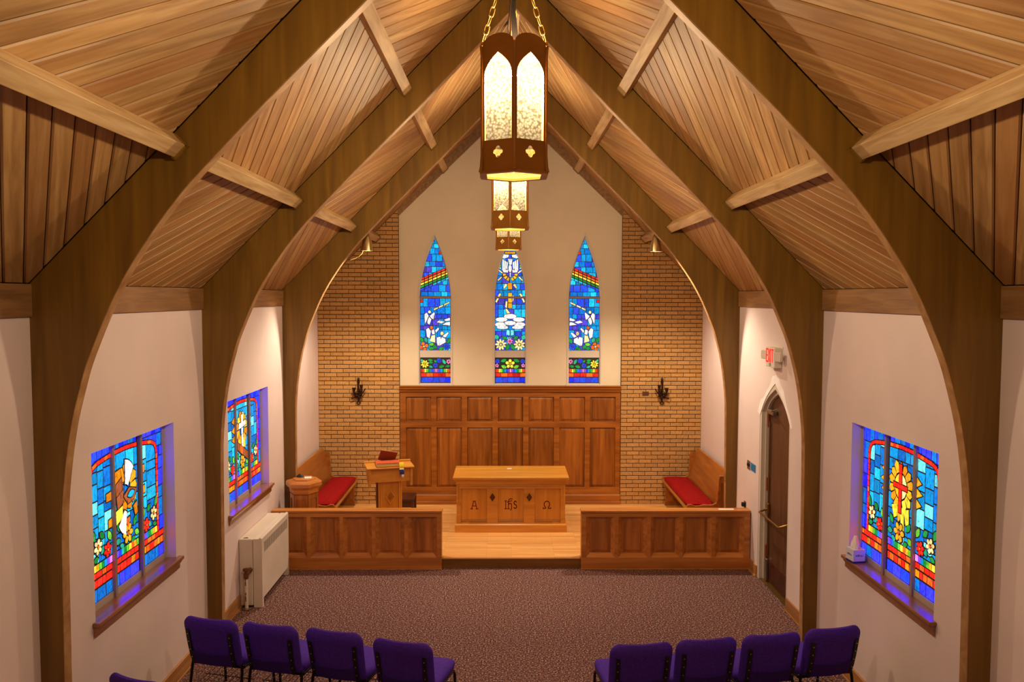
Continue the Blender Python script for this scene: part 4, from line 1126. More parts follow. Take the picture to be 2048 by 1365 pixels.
MB().box(-0.12, 0.12, 0.0, 0.018, 0.0, 0.17).build('cover', M['book_brown'], b2, bevel=0.002)
MB().box(-0.115, 0.114, 0.0185, 0.026, 0.004, 0.165).build('pages', M['pages'], b2)
rb = thing('ribbon', 'yellow and blue ribbon hanging over the lectern front edge', 'ribbon')
rb.matrix_world = ML
def ribbon(z0, z1, y0, y1, x0=0.115, x1=0.175, dx=0.0):
    m_ = MB(); n = 5
    r = []
    for i in range(n+1):
        t = i/n; r.append([(x0+dx*t, y0+(y1-y0)*t - 0.006*math.sin(t*PI), z0+(z1-z0)*t), (x1+dx*t, y0+(y1-y0)*t - 0.01*math.sin(t*PI), z0+(z1-z0)*t), (x1+dx*t, y0+(y1-y0)*t+0.003, z0+(z1-z0)*t), (x0+dx*t, y0+(y1-y0)*t+0.003, z0+(z1-z0)*t)])
    return m_.loft(r)
ribbon(1.128, 1.045, -0.180, -0.205).build('yellow_band', M['yellow'], rb)
ribbon(1.044, 1.033, -0.206, -0.208).build('white_band', M['paper'], rb)
ribbon(1.032, 0.965, -0.209, -0.212, dx=0.006).build('blue_band', M['blue'], rb)
ribbon(0.964, 0.925, -0.213, -0.214, 0.145, 0.172).build('white_tail', M['paper'], rb)

# dark low stool behind the lectern
st = thing('stool', 'low dark wooden stool behind the lectern, against the panelling', 'stool', (-1.62, 12.35, HP))
MB().box(-0.15, 0.13, -0.2, 0.2, 0.26, 0.30).build('seat', M['dark_wood'], st, bevel=0.006)
for sx in (-0.13, 0.11):
    for sy in (-0.18, 0.18): MB().box(sx-0.02, sx+0.02, sy-0.02, sy+0.02, 0.0, 0.259).build('leg', M['dark_wood'], st)
MB().box(-0.135, 0.115, -0.185, -0.165, 0.16, 0.259).build('apron', M['dark_wood'], st)
MB().box(-0.135, 0.115, 0.165, 0.185, 0.16, 0.259).build('apron', M['dark_wood'], st)

# things on and beside the right rail
mb = MB(); mb.box(-0.1, 0.1, -0.03, 0.03, 0, 0.004)
o = mb.build('paper_sheet', M['paper']); o.location = (2.81, RY+0.05, 0.7865); tag(o, 'white paper lying on top of the right altar rail', 'paper')

# ------------------------------------------------------------------ hanging lanterns
LR, LH = 0.163, 0.655
def lantern_proto():
    t = thing('pendant_lantern', 'x', 'lantern', (0,0,0), group='hexagonal hanging lanterns')
    vx = [(LR*math.sin(PI/3*k), -LR*math.cos(PI/3*k)) for k in range(6)]     # vertex 0 towards the camera
    fl = lambda z: 1.06 if z < 0.02 else 1.0 + 0.05*max(0, 0.10-z)/0.10
    for k in range(6):
        a, b = vx[k], vx[(k+1) % 6]
        ex, ey = b[0]-a[0], b[1]-a[1]; L_ = math.hypot(ex, ey); ex /= L_; ey /= L_; nx, ny = ey, -ex
        if nx*(a[0]+b[0]) + ny*(a[1]+b[1]) < 0: nx, ny = -nx, -ny
        fr = lambda x, z, d: ((a[0]+ex*x+nx*d), (a[1]+ey*x+ny*d), z)
        sc = [(L_/2 + L_/2*math.cos(PI*i/10)*0.98, 0.602 + 0.053*math.sin(PI*i/10)) for i in range(11)]
        outer = [(0.0, 0.0), (L_, 0.0)] + [(L_, 0.60)] + sc + [(0.0, 0.60)]
        m_ = L_/2; hw = L_*0.42
        ah = [(m_-hw, 0.148), (m_+hw, 0.148), (m_+hw, 0.465)]
        for i in range(1, 7): q = i/6; ah.append((m_+hw*(1-q**1.8), 0.465+0.10*q))
        for i in range(5, 0, -1): q = i/6; ah.append((m_-hw*(1-q**1.8), 0.465+0.10*q))
        ah.append((m_-hw, 0.465))
        qf = []
        for i in range(4):
            c0 = (m_+math.cos(i*PI/2)*0.013, 0.09+math.sin(i*PI/2)*0.016)
            for j in range(5):
                an = i*PI/2 - PI/2 + PI*j/4*0.98 + 0.03; qf.append((c0[0]+math.cos(an)*0.0115, c0[1]+math.sin(an)*0.0125))
        MB().plate(outer, [ah, qf], -0.0015, 0.0015, fr).build('side_plate', M['bronze'], t)
        MB().add([fr(x, z, -0.006) for x, z in rect(0.008, L_-0.008, 0.03, 0.59)], [(0,1,2,3)]).build('glass_pane', M['lamp_glass'], t)
    for x, y in vx:
        MB().tube([(x*1.06,y*1.06,-0.004),(x*1.03,y*1.03,0.02),(x*1.01,y*1.01,0.08),(x*1.01,y*1.01,0.56),(x*1.045,y*1.045,0.605)], [0.009,0.008,0.007,0.007,0.006], 6).build('corner_bar', M['bronze'], t, smooth=60)
    hx = lambda s_: [(x*s_, y*s_) for x, y in vx]
    MB().plate(hx(1.08), [hx(0.86)], -0.012, 0.0, lambda x, y, d: (x, y, d)).build('base_ring', M['bronze'], t)
    MB().add([(x, y, 0.002) for x, y in hx(0.88)], [(0,1,2,3,4,5)]).build('glass_base', M['lamp_glass'], t)
    # bulb and socket
    MB().lathe([(0.006,0.485),(0.016,0.487),(0.020,0.495),(0.018,0.502),(0.014,0.508),(0.010,0.51)], 10).build('bulb', M['bulb'], t, smooth=180)
    MB().lathe([(0.012,0.511),(0.018,0.514),(0.018,0.54),(0.008,0.545),(0.006,0.60)], 10).build('socket', M['black'], t, smooth=40)
    MB().tube([(0,0,0.60),(0.006,0,0.66),(-0.004,0,0.80),(0.005,0,1.0),(0,0,1.3)], [0.006,0.014,0.012,0.006,0.005], 8).build('cord', M['black'], t, smooth=60)
    MB().tube([(0.004,0.0,1.3),(-0.01,0.004,1.02),(-0.02,0.005,0.82),(-0.028,0.005,0.72),(-0.016,0.003,0.66),(0,0,0.64)], 0.003, 6).build('loose_wire', M['black'], t, smooth=60)
    # three chains of links rising to a ring
    lk = MB(); pth = []
    Lk, Wk = 0.026, 0.011
    for i in range(12):
        a = 2*PI*i/12; pth.append((math.cos(a)*Wk, 0, math.sin(a)*Wk + (Lk-Wk if math.sin(a) > 0.01 else (-(Lk-Wk) if math.sin(a) < -0.01 else 0))))
    lk.tube(pth, 0.0026, 5, closed=True)
    lo = lk.build('chain_link', M['brass'], None, smooth=180); lme = lo.data; bpy.data.objects.remove(lo)
    apex = Vector((0, 0, 1.16))
    for k in (1, 3, 5):
        p0 = Vector((vx[k][0]*1.0, vx[k][1]*1.0, 0.615)); v = apex - p0; n = int(v.length/0.0445)
        ch = MB().lathe([(0.007,-0.008),(0.009,0.0),(0.005,0.01)], 8, tuple(p0)).build('chain', M['brass'], t)
        q0 = v.to_track_quat('Z', 'Y').to_matrix().to_4x4()
        for i in range(n):
            share('chain_link', lme, ch, Matrix.Translation(p0 + v*((i+0.6)/n)) @ q0 @ Matrix.Rotation(PI/2*(i % 2), 4, 'Z'))
    ring = [(0.035*math.cos(2*PI*i/16), 0.035*math.sin(2*PI*i/16), 1.17) for i in range(16)]
    MB().tube(ring, 0.005, 6, closed=True).build('hanging_ring', M['brass'], t, smooth=180)
    top = ZR - 0.305 - 4.095
    MB().tube([(0,0,1.165),(0,0,top-0.03)], 0.006, 8).build('stem', M['bronze'], t, smooth=60)
    MB().lathe([(0.012,top-0.05),(0.05,top-0.03),(0.055,top-0.004),(0.055,top-0.001)], 16).build('canopy', M['bronze'], t, smooth=40)
    return t
lan = lantern_proto()
lans = [lan] + [copy_tree(lan) for _ in range(3)]
for i, (y, lab) in enumerate(((3.68, 'largest and nearest hexagonal bronze lantern hanging on gold chains'), (6.59, 'middle hexagonal bronze lantern partly behind the nearest one'),
                              (9.49, 'farthest hexagonal bronze lantern in front of middle pointed window'), (0.78, 'added unseen hexagonal bronze lantern above the camera, for fill light'))):  # the last lantern is added out of view as a dim fill
    o = lans[i]
    o.location = (-0.05, y, 4.125); o.scale = (1, 1, 0.905); o['label'] = lab
    ld = bpy.data.lights.new('lantern_light', 'POINT'); ld.energy = LANTERN_POWER*(0.2 if i == 3 else 1.0); ld.color = LAMP_COL; ld.shadow_soft_size = 0.07
    lo = bpy.data.objects.new('lantern_light', ld); COL.objects.link(lo); lo.parent = o; lo.location = (0, 0, 0.43)

# ------------------------------------------------------------------ spotlight cans behind the farthest arch
for sg, lab in ((-1, 'brushed metal spotlight can under far arch on the left, with hanging wire'), (1, 'brushed metal spotlight can under far arch on the right')):
    c = thing('spotlight_can', lab, 'spotlight', (sg*1.998, 11.12, 4.19), group='chancel spotlight cans')
    mb = MB(); n = 20
    prof = [(0.081,0.0),(0.080,0.02),(0.070,0.10),(0.052,0.19),(0.030,0.235),(0.012,0.245)]
    rings = [[(r*math.cos(2*PI*j/n), r*math.sin(2*PI*j/n), z) for j in range(n)] for r, z in prof]
    inn = [[(r*math.cos(2*PI*j/n), r*math.sin(2*PI*j/n), z) for j in range(n)] for r, z in ((0.045,0.16),(0.066,0.08),(0.076,0.0))]
    mb.loft(inn + rings, True, True); mb.build('shade', M['steel'], c, smooth=40)
    MB().lathe([(0.03,0.045),(0.055,0.05),(0.06,0.065),(0.03,0.12)], 14).build('bulb', M['can_bulb'], c, smooth=60)
    MB().tube([(0,0,0.244),(0,-0.02,0.30),(sg*0.02,-0.06,0.34)], 0.01, 6).build('arm', M['bronze'], c)
    if sg < 0:
        MB().tube([(-0.05,-0.01,0.0),(-0.065,-0.02,-0.04),(-0.10,-0.03,-0.075),(-0.16,-0.04,-0.11),(-0.22,-0.06,-0.13)], 0.0025, 6).build('wire', M['brass'], c, smooth=60)
    ld = bpy.data.lights.new('can_spot', 'SPOT'); ld.energy = SPOT_LIGHT; ld.color = LAMP_COL; ld.spot_size = math.radians(135); ld.spot_blend = 0.6; ld.shadow_soft_size = 0.05
    lo = bpy.data.objects.new('can_light', ld); COL.objects.link(lo); lo.parent = c; lo.location = (0, 0, 0.02)

# ------------------------------------------------------------------ wrought iron sconces, vent plate
def spiral(cx, cz, r0, r1, a0, a1, y, n=10):
    return [(cx + (r0+(r1-r0)*i/n)*math.cos(a0+(a1-a0)*i/n), y, cz + (r0+(r1-r0)*i/n)*math.sin(a0+(a1-a0)*i/n)) for i in range(n+1)]
def sconce(x, mir, label):
    t = thing('wall_sconce', label, 'sconce', (x, B-0.003, 1.80), group='wrought iron sconces')
    S = lambda pts: [(mir*p[0], p[1], p[2]) for p in pts]
    mb = MB(); mb.tube(S([(0,-0.012,0.07),(0.004,-0.014,0.18),(-0.004,-0.014,0.30),(0,-0.012,0.38)]), 0.017, 6); mb.build('stem', M['iron'], t, smooth=60)
    MB().tube(S([(0.026*math.cos(2*PI*i/12), -0.012, 0.036+0.026*math.sin(2*PI*i/12)) for i in range(12)]), 0.009, 6, closed=True).build('ring', M['iron'], t, smooth=180)
    MB().tube(S([(0.018*math.cos(2*PI*i/12), -0.012, 0.375+0.03*math.sin(2*PI*i/12)) for i in range(12)]), 0.007, 6, closed=True).build('finial_loop', M['iron'], t, smooth=180)
    MB().lathe([(0.006,0.40),(0.022,0.41),(0.018,0.435),(0.006,0.445)], 8, (0,-0.012,0)).build('finial', M['iron'], t, smooth=60)
    for sx, cz, cy in ((1, 0.285, -0.09), (-1, 0.235, -0.09)):
        pts = [(0,-0.014,0.17),(sx*0.03,-0.05,0.15),(sx*0.065,-0.08,0.17),(sx*0.06,cy,cz-0.02)]
        a = MB().tube(S(pts), 0.011, 6).build('arm', M['iron'], t, smooth=60)
        MB().lathe([(0.008,0.0),(0.022,0.008),(0.026,0.05),(0.034,0.07),(0.028,0.07),(0.02,0.02)], 10, (mir*sx*0.06, cy, cz-0.02)).build('candle_cup', M['iron'], a, smooth=50)
    for sc in (spiral(0.05,0.20,0.01,0.045,0,4.6,-0.03), spiral(-0.055,0.15,0.01,0.042,PI,PI-4.6,-0.03), [(0.04,-0.04,0.17),(0.08,-0.05,0.20),(0.11,-0.05,0.25),(0.118,-0.05,0.27)], [(-0.02,-0.04,0.16),(-0.07,-0.05,0.12),(-0.115,-0.05,0.10)]):
        MB().tube(S(sc), 0.010, 6).build('scroll', M['iron'], t, smooth=60)
    for cxz in ((0.0,0.17,0.05),(0.035,0.145,0.042),(-0.035,0.19,0.04),(0.01,0.215,0.036)):
        mb = MB()
        for k in range(5):
            a = 2*PI*k/5; r = cxz[2]
            mb.loft([[(mir*(cxz[0]+math.cos(a+d)*rr), y, cxz[1]+math.sin(a+d)*rr) for d in (-w_, w_)] + [(mir*(cxz[0]+math.cos(a)*rr), y-0.008, cxz[1]+math.sin(a)*rr)] for rr, w_, y in ((0.004,0.6,-0.05),(r*0.6,0.45,-0.065),(r,0.12,-0.055))])
        mb.build('leaf_rosette', M['iron'], t)
    return t
sconce(-2.47, 1, 'wrought iron candle sconce on the left brick wall')
sconce(2.474, -1, 'wrought iron candle sconce on the right brick wall')
o = MB().box(-0.051, 0.051, -0.006, 0.0, -0.03, 0.03)
vb = thing('vent_plate', 'dark brown plate set in the right brick wall beside sconce', 'vent', (2.207, B-0.002, 1.985))
MB().plate(rect(-0.052, 0.052, -0.031, 0.031), [rect(-0.045, 0.045, -0.024, 0.024)], -0.008, 0.0, XZ).build('rim', M['dark_brick'], vb)
for k in range(4): MB().box(-0.0445, 0.0445, -0.006, -0.001, -0.022+k*0.0115, -0.013+k*0.0115).build('slat', M['dark_brick'], vb)

# ------------------------------------------------------------------ gothic door on the right wall
dr = thing('door_1', 'dark brown pointed door with push bar in right wall', 'door', (W, 0, 0), kind='structure')
def RW(y, z, d): return (d, y, z)          # d behind the wall face
o_ = door_outline(DH, DSZ, DAZ, 0.0); i1 = door_outline(DH-0.055, DSZ, DAZ-0.07, 0.0); i2 = door_outline(DH-0.09, DSZ, DAZ-0.115, 0.0)
def ring_plate(a, b, d0, d1, name, mat, parent):
    mb = MB(); mb.plate(a + b[::-1], [], d0, d1, RW); return mb.build(name, mat, parent, bevel=0.004)
ring_plate([(p[0], p[1]) for p in o_], i1, 0.004, 0.13, 'casing', M['white_trim'], dr)
ring_plate(i1, i2, 0.05, 0.13, 'jamb', M['white_trim'], dr)
lf = MB(); lf.plate(door_outline(DH-0.092, DSZ, DAZ-0.117, 0.012), [], 0.085, 0.125, RW); leaf = lf.build('door_leaf', M['door'], dr)
MB().plate(door_outline(DH+0.02, DSZ, DAZ+0.02, 0.0), [], 0.131, 0.16, RW).build('backing', M['dark'], dr)
MB().box(0.079, 0.0845, DYC-0.42, DYC+0.42, 0.03, 0.28).build('kick_plate', M['dark_wood'], leaf)
MB().box(0.02, 0.128, DYC-DH+0.06, DYC+DH-0.06, 0.0, 0.011).build('threshold', M['gold_metal'], dr)
# push bar, rods, hinges, closer
pb = MB().tube([(0.07,DYC+0.36,0.93),(0.03,DYC+0.365,0.92),(-0.03,DYC+0.36,0.90),(-0.045,DYC+0.34,0.895),(-0.045,DYC-0.33,0.895),(-0.03,DYC-0.36,0.905),(0.07,DYC-0.36,0.935)], 0.014, 8).build('push_bar', M['gold_metal'], leaf, smooth=60)
for z0, z1 in ((0.32,0.86), (1.0,2.02)):
    MB().tube([(0.07,DYC+0.37,z0),(0.07,DYC+0.37,z1)], 0.010, 8).build('latch_rod', M['gold_metal'], leaf, smooth=60)
MB().box(0.05, 0.0845, DYC+0.335, DYC+0.405, 0.86, 1.0).build('latch_case', M['gold_metal'], leaf, bevel=0.008)
MB().box(0.045, 0.0845, DYC+0.345, DYC+0.40, 0.03, 0.30).build('floor_bolt', M['chrome'], leaf, bevel=0.01)
for z in (0.3, 1.15, 1.95): MB().box(0.06, 0.083, DYC+0.405, DYC+0.445, z, z+0.16).build('strike_plate', M['book_brown'], leaf, bevel=0.003)
cl = MB().box(0.02, 0.0845, DYC+0.13, DYC+0.36, 2.13, 2.19).build('door_closer', M['chrome'], leaf, bevel=0.012)
MB().tube([(0.04,DYC+0.20,2.19),(0.0,DYC+0.10,2.21),(-0.03,DYC+0.02,2.20),(0.03,DYC+0.0,2.23)], 0.009, 6).build('closer_arm', M['chrome'], cl)
# fresh plaster patch round the door head (ragged)
rg = random.Random(4); op = door_outline(DH+0.002, DSZ-0.05, DAZ+0.002, DSZ-0.2); oq = []
for i, (y, z) in enumerate(op):
    dy, dz = y-DYC, z-1.9; l = math.hypot(dy, dz); e = rg.uniform(0.045, 0.11)*(1.5 if abs(dy) < 0.12 else 1.0); oq.append((y+dy/l*e, z+dz/l*e*1.1))
op = op[1:-1]; oq = oq[1:-1]
mb = MB(); mb.plate(op + oq[::-1], [], -0.002, 0.0005, RW); mb.build('plaster_patch', M['patch'], dr)

# ------------------------------------------------------------------ exit sign with emergency lamps
ex = thing('exit_sign', 'white exit sign with two emergency lamps above the door', 'exit sign', (W, 9.36, 2.74))
MB().box(-0.095, -0.006, -0.15, 0.15, 0.0, 0.235).build('housing', M['white_plastic'], ex, bevel=0.008)
MB().box(-0.0055, -0.0005, -0.17, 0.17, -0.01, 0.25).build('back_plate', M['white_plastic'], ex)
def yz(s, t): return (0.135 - s*0.27, 0.065 + t*0.145)     # s left to right seen from the room (far to near)
G = {'E': [[(0.8,1),(0,1),(0,0),(0.8,0)], [(0,0.5),(0.65,0.5)]], 'X': [[(0,0),(0.8,1)], [(0,1),(0.8,0)]], 'I': [[(0.4,0),(0.4,1)]], 'T': [[(0,1),(0.9,1)], [(0.45,0),(0.45,1)]]}
FS = Matrix.Translation((0,0,0))
for i, ch in enumerate('EXIT'):
    mb = MB(); off = [0.02, 0.27, 0.47, 0.70][i]
    for q in strokes([[yz(off + x*0.26, y) for x, y in l] for l in G[ch]], 0.02):
        mb.plate(q, [], -0.0985, -0.0955, lambda y, z, d: (d, y, z))
    mb.build('letter_'+ch.lower(), M['exit_red'], ex)
mb = MB(); mb.plate(rect(-0.03,0.02,0.015,0.05), [rect(-0.026,0.016,0.019,0.046)], -0.0975, -0.0955, lambda y, z, d: (d, y, z))
mb.box(-0.0975, -0.0955, -0.012, -0.004, 0.024, 0.042); mb.build('arrow_mark', M['black'], ex)
for yy in (0.235, -0.235):
    hd = MB().tube([(-0.05, math.copysign(0.151, yy), 0.135), (-0.05, yy*0.9, 0.135)], 0.012, 8).build('lamp_arm', M['white_plastic'], ex)
    q = Matrix.Translation((-0.07, yy, 0.135)) @ Matrix.Rotation(math.radians(20 if yy > 0 else 35), 4, 'Z')
    l = MB(); l.loft([[(-0.03, 0.048*a, 0.052*b) for a, b in ((-1,-0.8),(-0.8,-1),(0.8,-1),(1,-0.8),(1,0.8),(0.8,1),(-0.8,1),(-1,0.8))], [(-0.005, 0.05*a, 0.054*b) for a, b in ((-1,-0.8),(-0.8,-1),(0.8,-1),(1,-0.8),(1,0.8),(0.8,1),(-0.8,1),(-1,0.8))], [(0.04, 0.028*a, 0.03*b) for a, b in ((-1,-0.8),(-0.8,-1),(0.8,-1),(1,-0.8),(1,0.8),(0.8,1),(-0.8,1),(-1,0.8))]])
    hd2 = l.build('lamp_head', M['white_plastic'], ex, mw=q)
    MB().loft([[(-0.036, 0.042*a, 0.046*b) for a, b in ((-1,-0.8),(-0.8,-1),(0.8,-1),(1,-0.8),(1,0.8),(0.8,1),(-0.8,1),(-1,0.8))], [(-0.0305, 0.046*a, 0.05*b) for a, b in ((-1,-0.8),(-0.8,-1),(0.8,-1),(1,-0.8),(1,0.8),(0.8,1),(-0.8,1),(-1,0.8))]]).build('lens', M['lens'], hd2)

# light switch and blue notice by the door
sw = thing('light_switch', 'metal double light switch plate on right wall beside blue notice', 'light switch', (W, 10.395, 1.30))
MB().box(-0.006, -0.0005, -0.06, 0.06, 0.0, 0.115).build('plate', M['chrome'], sw, bevel=0.002)
for yy in (-0.025, 0.025): MB().box(-0.018, -0.0065, yy-0.012, yy+0.012, 0.04, 0.078).build('toggle', M['black'], sw, bevel=0.003)
o = thing('wall_notice', 'small blue notice on right wall beside the light switch', 'sign', (W, 10.21, 1.31))
MB().box(-0.004, -0.0005, -0.10, 0.10, 0.0, 0.10).build('card', M['blue_sign'], o)
for k in range(3): MB().box(-0.0047, -0.0041, -0.08, 0.06+0.02*(k % 2), 0.022+k*0.024, 0.028+k*0.024).build('text_line', M['azure_text'] if 'azure_text' in M else M['blue'], o)
o = thing('wall_outlet', 'small black wall socket on right wall just above the rail', 'outlet', (W, 10.52, 0.74))
MB().box(-0.006, -0.0005, -0.04, 0.04, 0.0, 0.1).build('plate', M['chrome'], o, bevel=0.002)
MB().box(-0.05, -0.0065, -0.02, 0.02, 0.03, 0.085).build('plug', M['black'], o, bevel=0.005)

# ------------------------------------------------------------------ radiator cabinet
ra = thing('radiator', 'cream enamelled radiator cabinet under left window by the rail', 'radiator', (-W, 9.005, 0))
D, Lr, Hr = 0.265, 1.12, 0.795
MB().box(0.002, 0.16, 0.0, Lr, 0.02, Hr).build('casing', M['radiator'], ra, bevel=0.012)
gz0, gz1 = 0.615, 0.735; gy0, gy1 = 0.09, Lr-0.05
fp = [(0.0, 0.0), (0.05, 0.0), (0.05, 0.10), (Lr-0.05, 0.10), (Lr-0.05, 0.0), (Lr, 0.0), (Lr, Hr), (0.0, Hr)]
ns = 26; slots = []
for i in range(ns):
    y = gy0 + (gy1-gy0)*i/ns; slots.append(rect(y+0.005, y+(gy1-gy0)/ns-0.011, gz0, gz1))
RC = lambda y, z, d: (d, y, z)
fc = MB().plate(fp, slots, D-0.003, D, RC).build('front_cover', M['radiator'], ra)
MB().plate(fp, [rect(gy0-0.01, gy1+0.01, gz0-0.01, gz1+0.01)], 0.166, D-0.0035, RC).build('cover_body', M['radiator'], fc)
MB().tube([(D-0.02, 0.004, Hr-0.006), (D-0.02, Lr-0.004, Hr-0.006)], 0.018, 8).build('rounded_edge', M['radiator'], fc, smooth=60)
MB().box(D-0.02, D-0.009, gy0-0.008, gy1+0.008, gz0-0.008, gz1+0.008).build('grille_back', M['dark'], ra)
vp = MB().tube([(0.10,-0.055,0.0),(0.10,-0.055,0.36)], 0.020, 10).build('valve_pipe', M['radiator'], ra, smooth=60)
MB().lathe([(0.02,0.0),(0.05,0.004),(0.05,0.012),(0.022,0.018)], 14, (0.10,-0.055,0.0)).build('floor_flange', M['chrome'], vp)
MB().tube([(0.10,-0.055,0.355),(0.10,-0.055,0.40),(0.11,-0.05,0.43),(0.13,-0.02,0.44),(0.13,-0.002,0.44)], [0.024,0.03,0.033,0.03,0.028], 10).build('valve_body', M['rust'], vp, smooth=60)
MB().lathe([(0.012,0.44),(0.035,0.452),(0.036,0.472),(0.012,0.48)], 10, (0.10,-0.06,0.0)).build('valve_wheel', M['rust'], vp, smooth=40)
for a in ((0.07, 0.05, 0.03), (0.09, 0.09, 0.02)):
    MB().plate([(a[0]-0.03,a[1]-0.02),(a[0]+0.035,a[1]-0.012),(a[0]+0.01,a[1]+0.022),(a[0]-0.02,a[1]+0.01)], [], Hr+0.0005, Hr+0.0012, lambda x, y, d: (x, y, d)).build('paint_chip', M['dark'], ra)
    break
for z, h in ((0.10,0.06), (0.17,0.03), (0.28,0.05), (0.335,0.02)):
    MB().box(0.092, 0.102, -0.0765, -0.0748, z, z+h).build('paint_chip', M['rust'], vp)

# ------------------------------------------------------------------ tissue box on the right sill
tb = thing('tissue_box', 'white tissue box at far end of right window sill', 'tissue box', (W-0.005, 7.17, WZ0+0.001), math.radians(8))
MB().box(-0.058, 0.058, -0.062, 0.062, 0.0, 0.018).build('base_band', M['box_base'], tb, bevel=0.002)
MB().box(-0.058, 0.058, -0.062, 0.062, 0.0185, 0.125).build('carton', M['tissue_box'], tb, bevel=0.002)
mb = MB(); rg = random.Random(3); n = 14
rings = []
for r, z in ((0.040,0.1255),(0.044,0.15),(0.038,0.18),(0.026,0.21),(0.016,0.235)):
    rings.append([(r*(1+0.28*math.sin(3*2*PI*j/n+z*9))*math.cos(2*PI*j/n)*0.7, r*(1+0.28*math.sin(3*2*PI*j/n+z*9))*math.sin(2*PI*j/n), z+0.008*math.sin(5*2*PI*j/n)) for j in range(n)])
mb.loft(rings); mb.build('tissue', M['paper'], tb, smooth=60)
wl = [[(0,0.35),(0.06,0.1),(0.12,0.35)], [(0.2,0.1),(0.2,0.35),(0.3,0.35),(0.3,0.1)], [(0.38,0.1),(0.38,0.5)], [(0.46,0.1),(0.46,0.35),(0.56,0.3)], [(0.64,0.35),(0.64,0.1),(0.74,0.1),(0.74,0.35)], [(0.82,0.1),(0.92,0.1),(0.92,0.35)]]
mb = MB()
for q in strokes([[(-0.035+x*0.075, 0.06+y*0.05) for x, y in l] for l in wl], 0.003):
    mb.plate(q, [], -0.0632, -0.0622, XZ); mb.plate([(-p[0]*1.0, p[1]) for p in q], [], -0.0592, -0.0582, lambda y, z, d: (d, y, z))
mb.build('print', M['blue'], tb)

# crumpled paper at the foot of the right column
mb = MB(); mb.loft([[((0.05+0.02*math.sin(3*a))*math.cos(a)*s_, (0.06+0.02*math.cos(2*a))*math.sin(a)*s_, z+0.006*math.sin(4*a)) for a in [2*PI*k/10 for k in range(10)]] for s_, z in ((1.0,0.001+0.006),(0.9,0.02),(0.5,0.035))])
o = mb.build('crumpled_paper', M['paper'], smooth=30); o.location = (2.93, 7.92, 0.0); tag(o, 'crumpled white paper on the carpet at right column foot', 'paper')

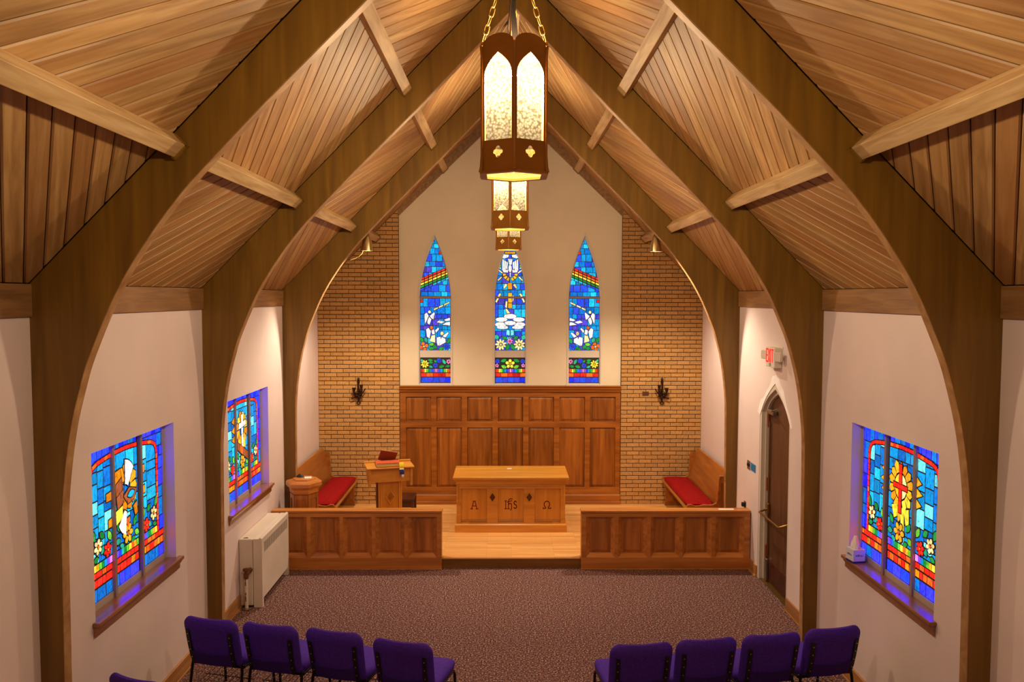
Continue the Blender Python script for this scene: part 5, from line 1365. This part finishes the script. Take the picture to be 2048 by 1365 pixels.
# ------------------------------------------------------------------ stacking chairs
def chair_proto():
    t = thing('church_chair', 'x', 'chair', (0,0,0), group='purple upholstered chairs')
    # seat cushion
    def rr(hx, y0, y1, z, r=0.05):
        P_ = []
        for cx_, cy_, a0 in ((hx-r,y1-r,0),(-hx+r,y1-r,90),(-hx+r,y0+r,180),(hx-r,y0+r,270)):
            for k in range(4): a = math.radians(a0+30*k); P_.append((cx_+r*math.cos(a), cy_+r*math.sin(a), z))
        return P_
    MB().loft([rr(0.235,-0.20,0.235,0.415), rr(0.252,-0.215,0.255,0.425), rr(0.256,-0.218,0.262,0.45), rr(0.250,-0.212,0.255,0.475), rr(0.225,-0.19,0.225,0.488)]).build('seat', M['purple'], t, smooth=50)
    # backrest: curved, leaning back, thicker at the top roll
    mb = MB(); nx_, nz_ = 8, 9
    def bp(u, v, s_):
        z = 0.42 + v*0.445; rc = 0.06
        dz = max(0.0, z - (0.865-rc)); hw_ = 0.26*(1.0 - 0.04*(1-v)) - rc + math.sqrt(max(0.0, rc*rc - dz*dz)); x = (2*u-1)*hw_
        y = -0.225 - v*0.10 - 0.035*(1-(2*u-1)**2) + (0.035*v if False else 0)
        th = 0.028 + 0.010*math.sin(PI*min(1, v*1.1)) + (0.006 if v > 0.75 else 0)
        e = min(1.0, min(u, 1-u)*8 + 0.35, (1-v)*9 + 0.25, v*8+0.5)
        return (x, y + s_*th*math.sqrt(e), z)
    for s_ in (1, -1):
        vs_ = [bp(i/nx_, j/nz_, s_) for j in range(nz_+1) for i in range(nx_+1)]
        fs_ = [(j*(nx_+1)+i, j*(nx_+1)+i+1, (j+1)*(nx_+1)+i+1, (j+1)*(nx_+1)+i) for j in range(nz_) for i in range(nx_)]
        mb.add(vs_, fs_)
    off = (nx_+1)*(nz_+1)
    bd = [i for i in range(nx_+1)] + [(j*(nx_+1)+nx_) for j in range(1, nz_+1)] + [nz_*(nx_+1)+i for i in range(nx_-1, -1, -1)] + [j*(nx_+1) for j in range(nz_-1, 0, -1)]
    for a, b in zip(bd, bd[1:]+bd[:1]): mb.f.append((a, b, b+off, a+off))
    back = mb.build('backrest', M['purple'], t, smooth=70)
    back.modifiers.new('sub', 'SUBSURF').levels = 1; back.modifiers['sub'].render_levels = 1
    # pocket on the rear of the backrest
    mb = MB(); r0 = []; r1 = []
    for i in range(9):
        u = 0.1 + 0.8*i/8; sag = 0.02*(1-(2*i/8-1)**2)
        p = bp(u, 0.30-sag*1.5, -1); q = bp(u, 0.02, -1)
        r0.append([(p[0], p[1]-0.001, p[2]), (p[0], p[1]-0.010, p[2]), (q[0], q[1]-0.007, q[2]), (q[0], q[1]+0.001, q[2])])
    mb.loft(r0); mb.build('book_pocket', M['purple_back'], t, smooth=40)
    # side straps with rivets
    for sx in (-1, 1):
        u = 0.5 + sx*0.385
        pts = [bp(u, v, -1) for v in (0.0, 0.2, 0.4, 0.6, 0.74)]
        mb = MB(); mb.loft([[(p[0]-0.015,p[1]-0.012,p[2]),(p[0]+0.015,p[1]-0.012,p[2]),(p[0]+0.015,p[1]+0.006,p[2]),(p[0]-0.015,p[1]+0.006,p[2])] for p in pts])
        st_ = mb.build('back_strap', M['strap'], t)
        mb = MB()
        for v in (0.16, 0.33, 0.5, 0.66):
            p = bp(u, v, -1); mb.loft([[(p[0]+0.005*math.cos(a), p[1]-0.0125-d, p[2]+0.005*math.sin(a)) for a in [k*PI/3 for k in range(6)]] for d in (-0.001, 0.003)])
        mb.build('rivets', M['rivet'], st_)
        # bent tube from strap to rear leg
        MB().tube([(sx*0.225,-0.232,0.50),(sx*0.235,-0.23,0.42),(sx*0.24,-0.235,0.38),(sx*0.245,-0.27,0.18),(sx*0.25,-0.315,0.0)], 0.0125, 8).build('leg', M['frame'], t, smooth=60)
        MB().tube([(sx*0.235,-0.20,0.40),(sx*0.238,0.05,0.40),(sx*0.24,0.215,0.395),(sx*0.243,0.24,0.36),(sx*0.25,0.27,0.0)], 0.0125, 8).build('leg', M['frame'], t, smooth=60)
    MB().tube([(-0.243,-0.262,0.22),(0.243,-0.262,0.22)], 0.010, 8).build('stretcher', M['frame'], t, smooth=60)
    MB().tube([(-0.238,-0.20,0.395),(0.238,-0.20,0.395)], 0.010, 8).build('stretcher', M['frame'], t, smooth=60)
    mb = MB()
    for i in range(9):
        x = -0.21 + 0.0525*i; mb.tube([(x,-0.255,0.215),(x,0.16,0.235),(x,0.20,0.30)], 0.003, 5)
    for y, z in ((-0.25,0.212),(-0.05,0.222),(0.16,0.232),(0.2,0.30)): mb.tube([(-0.243,y,z),(0.243,y,z)], 0.004, 5)
    mb.build('book_rack', M['frame'], t)
    return t
ch0 = chair_proto()
chairs = [(-2.575,6.61,-13.8,'purple chair at wall end of the left row, under first window'), (-2.039,6.485,-14.2,'second purple chair from left wall in the left row'),
          (-1.484,6.36,-15.5,'third purple chair from left wall in the left row'), (-0.902,6.16,-15.5,'purple chair at aisle end of the left row'),
          (0.990,6.105,6.5,'purple chair at aisle end of the right row'), (1.523,6.19,8.0,'second purple chair from the aisle in the right row'),
          (2.072,6.28,9.5,'third purple chair from the aisle in the right row'), (2.622,6.405,11.5,'purple chair at wall end of the right row, under right window'),
          (-2.72,5.56,-22.0,'purple chair cut off at bottom left corner, in the row behind')]
for i, (x, y, a, lab) in enumerate(chairs):
    o = ch0 if i == 0 else copy_tree(ch0)
    r = math.radians(a); oy = -0.335
    o.location = (x + math.sin(r)*oy, y - math.cos(r)*oy, 0); o.rotation_euler = (0, 0, r); o['label'] = lab
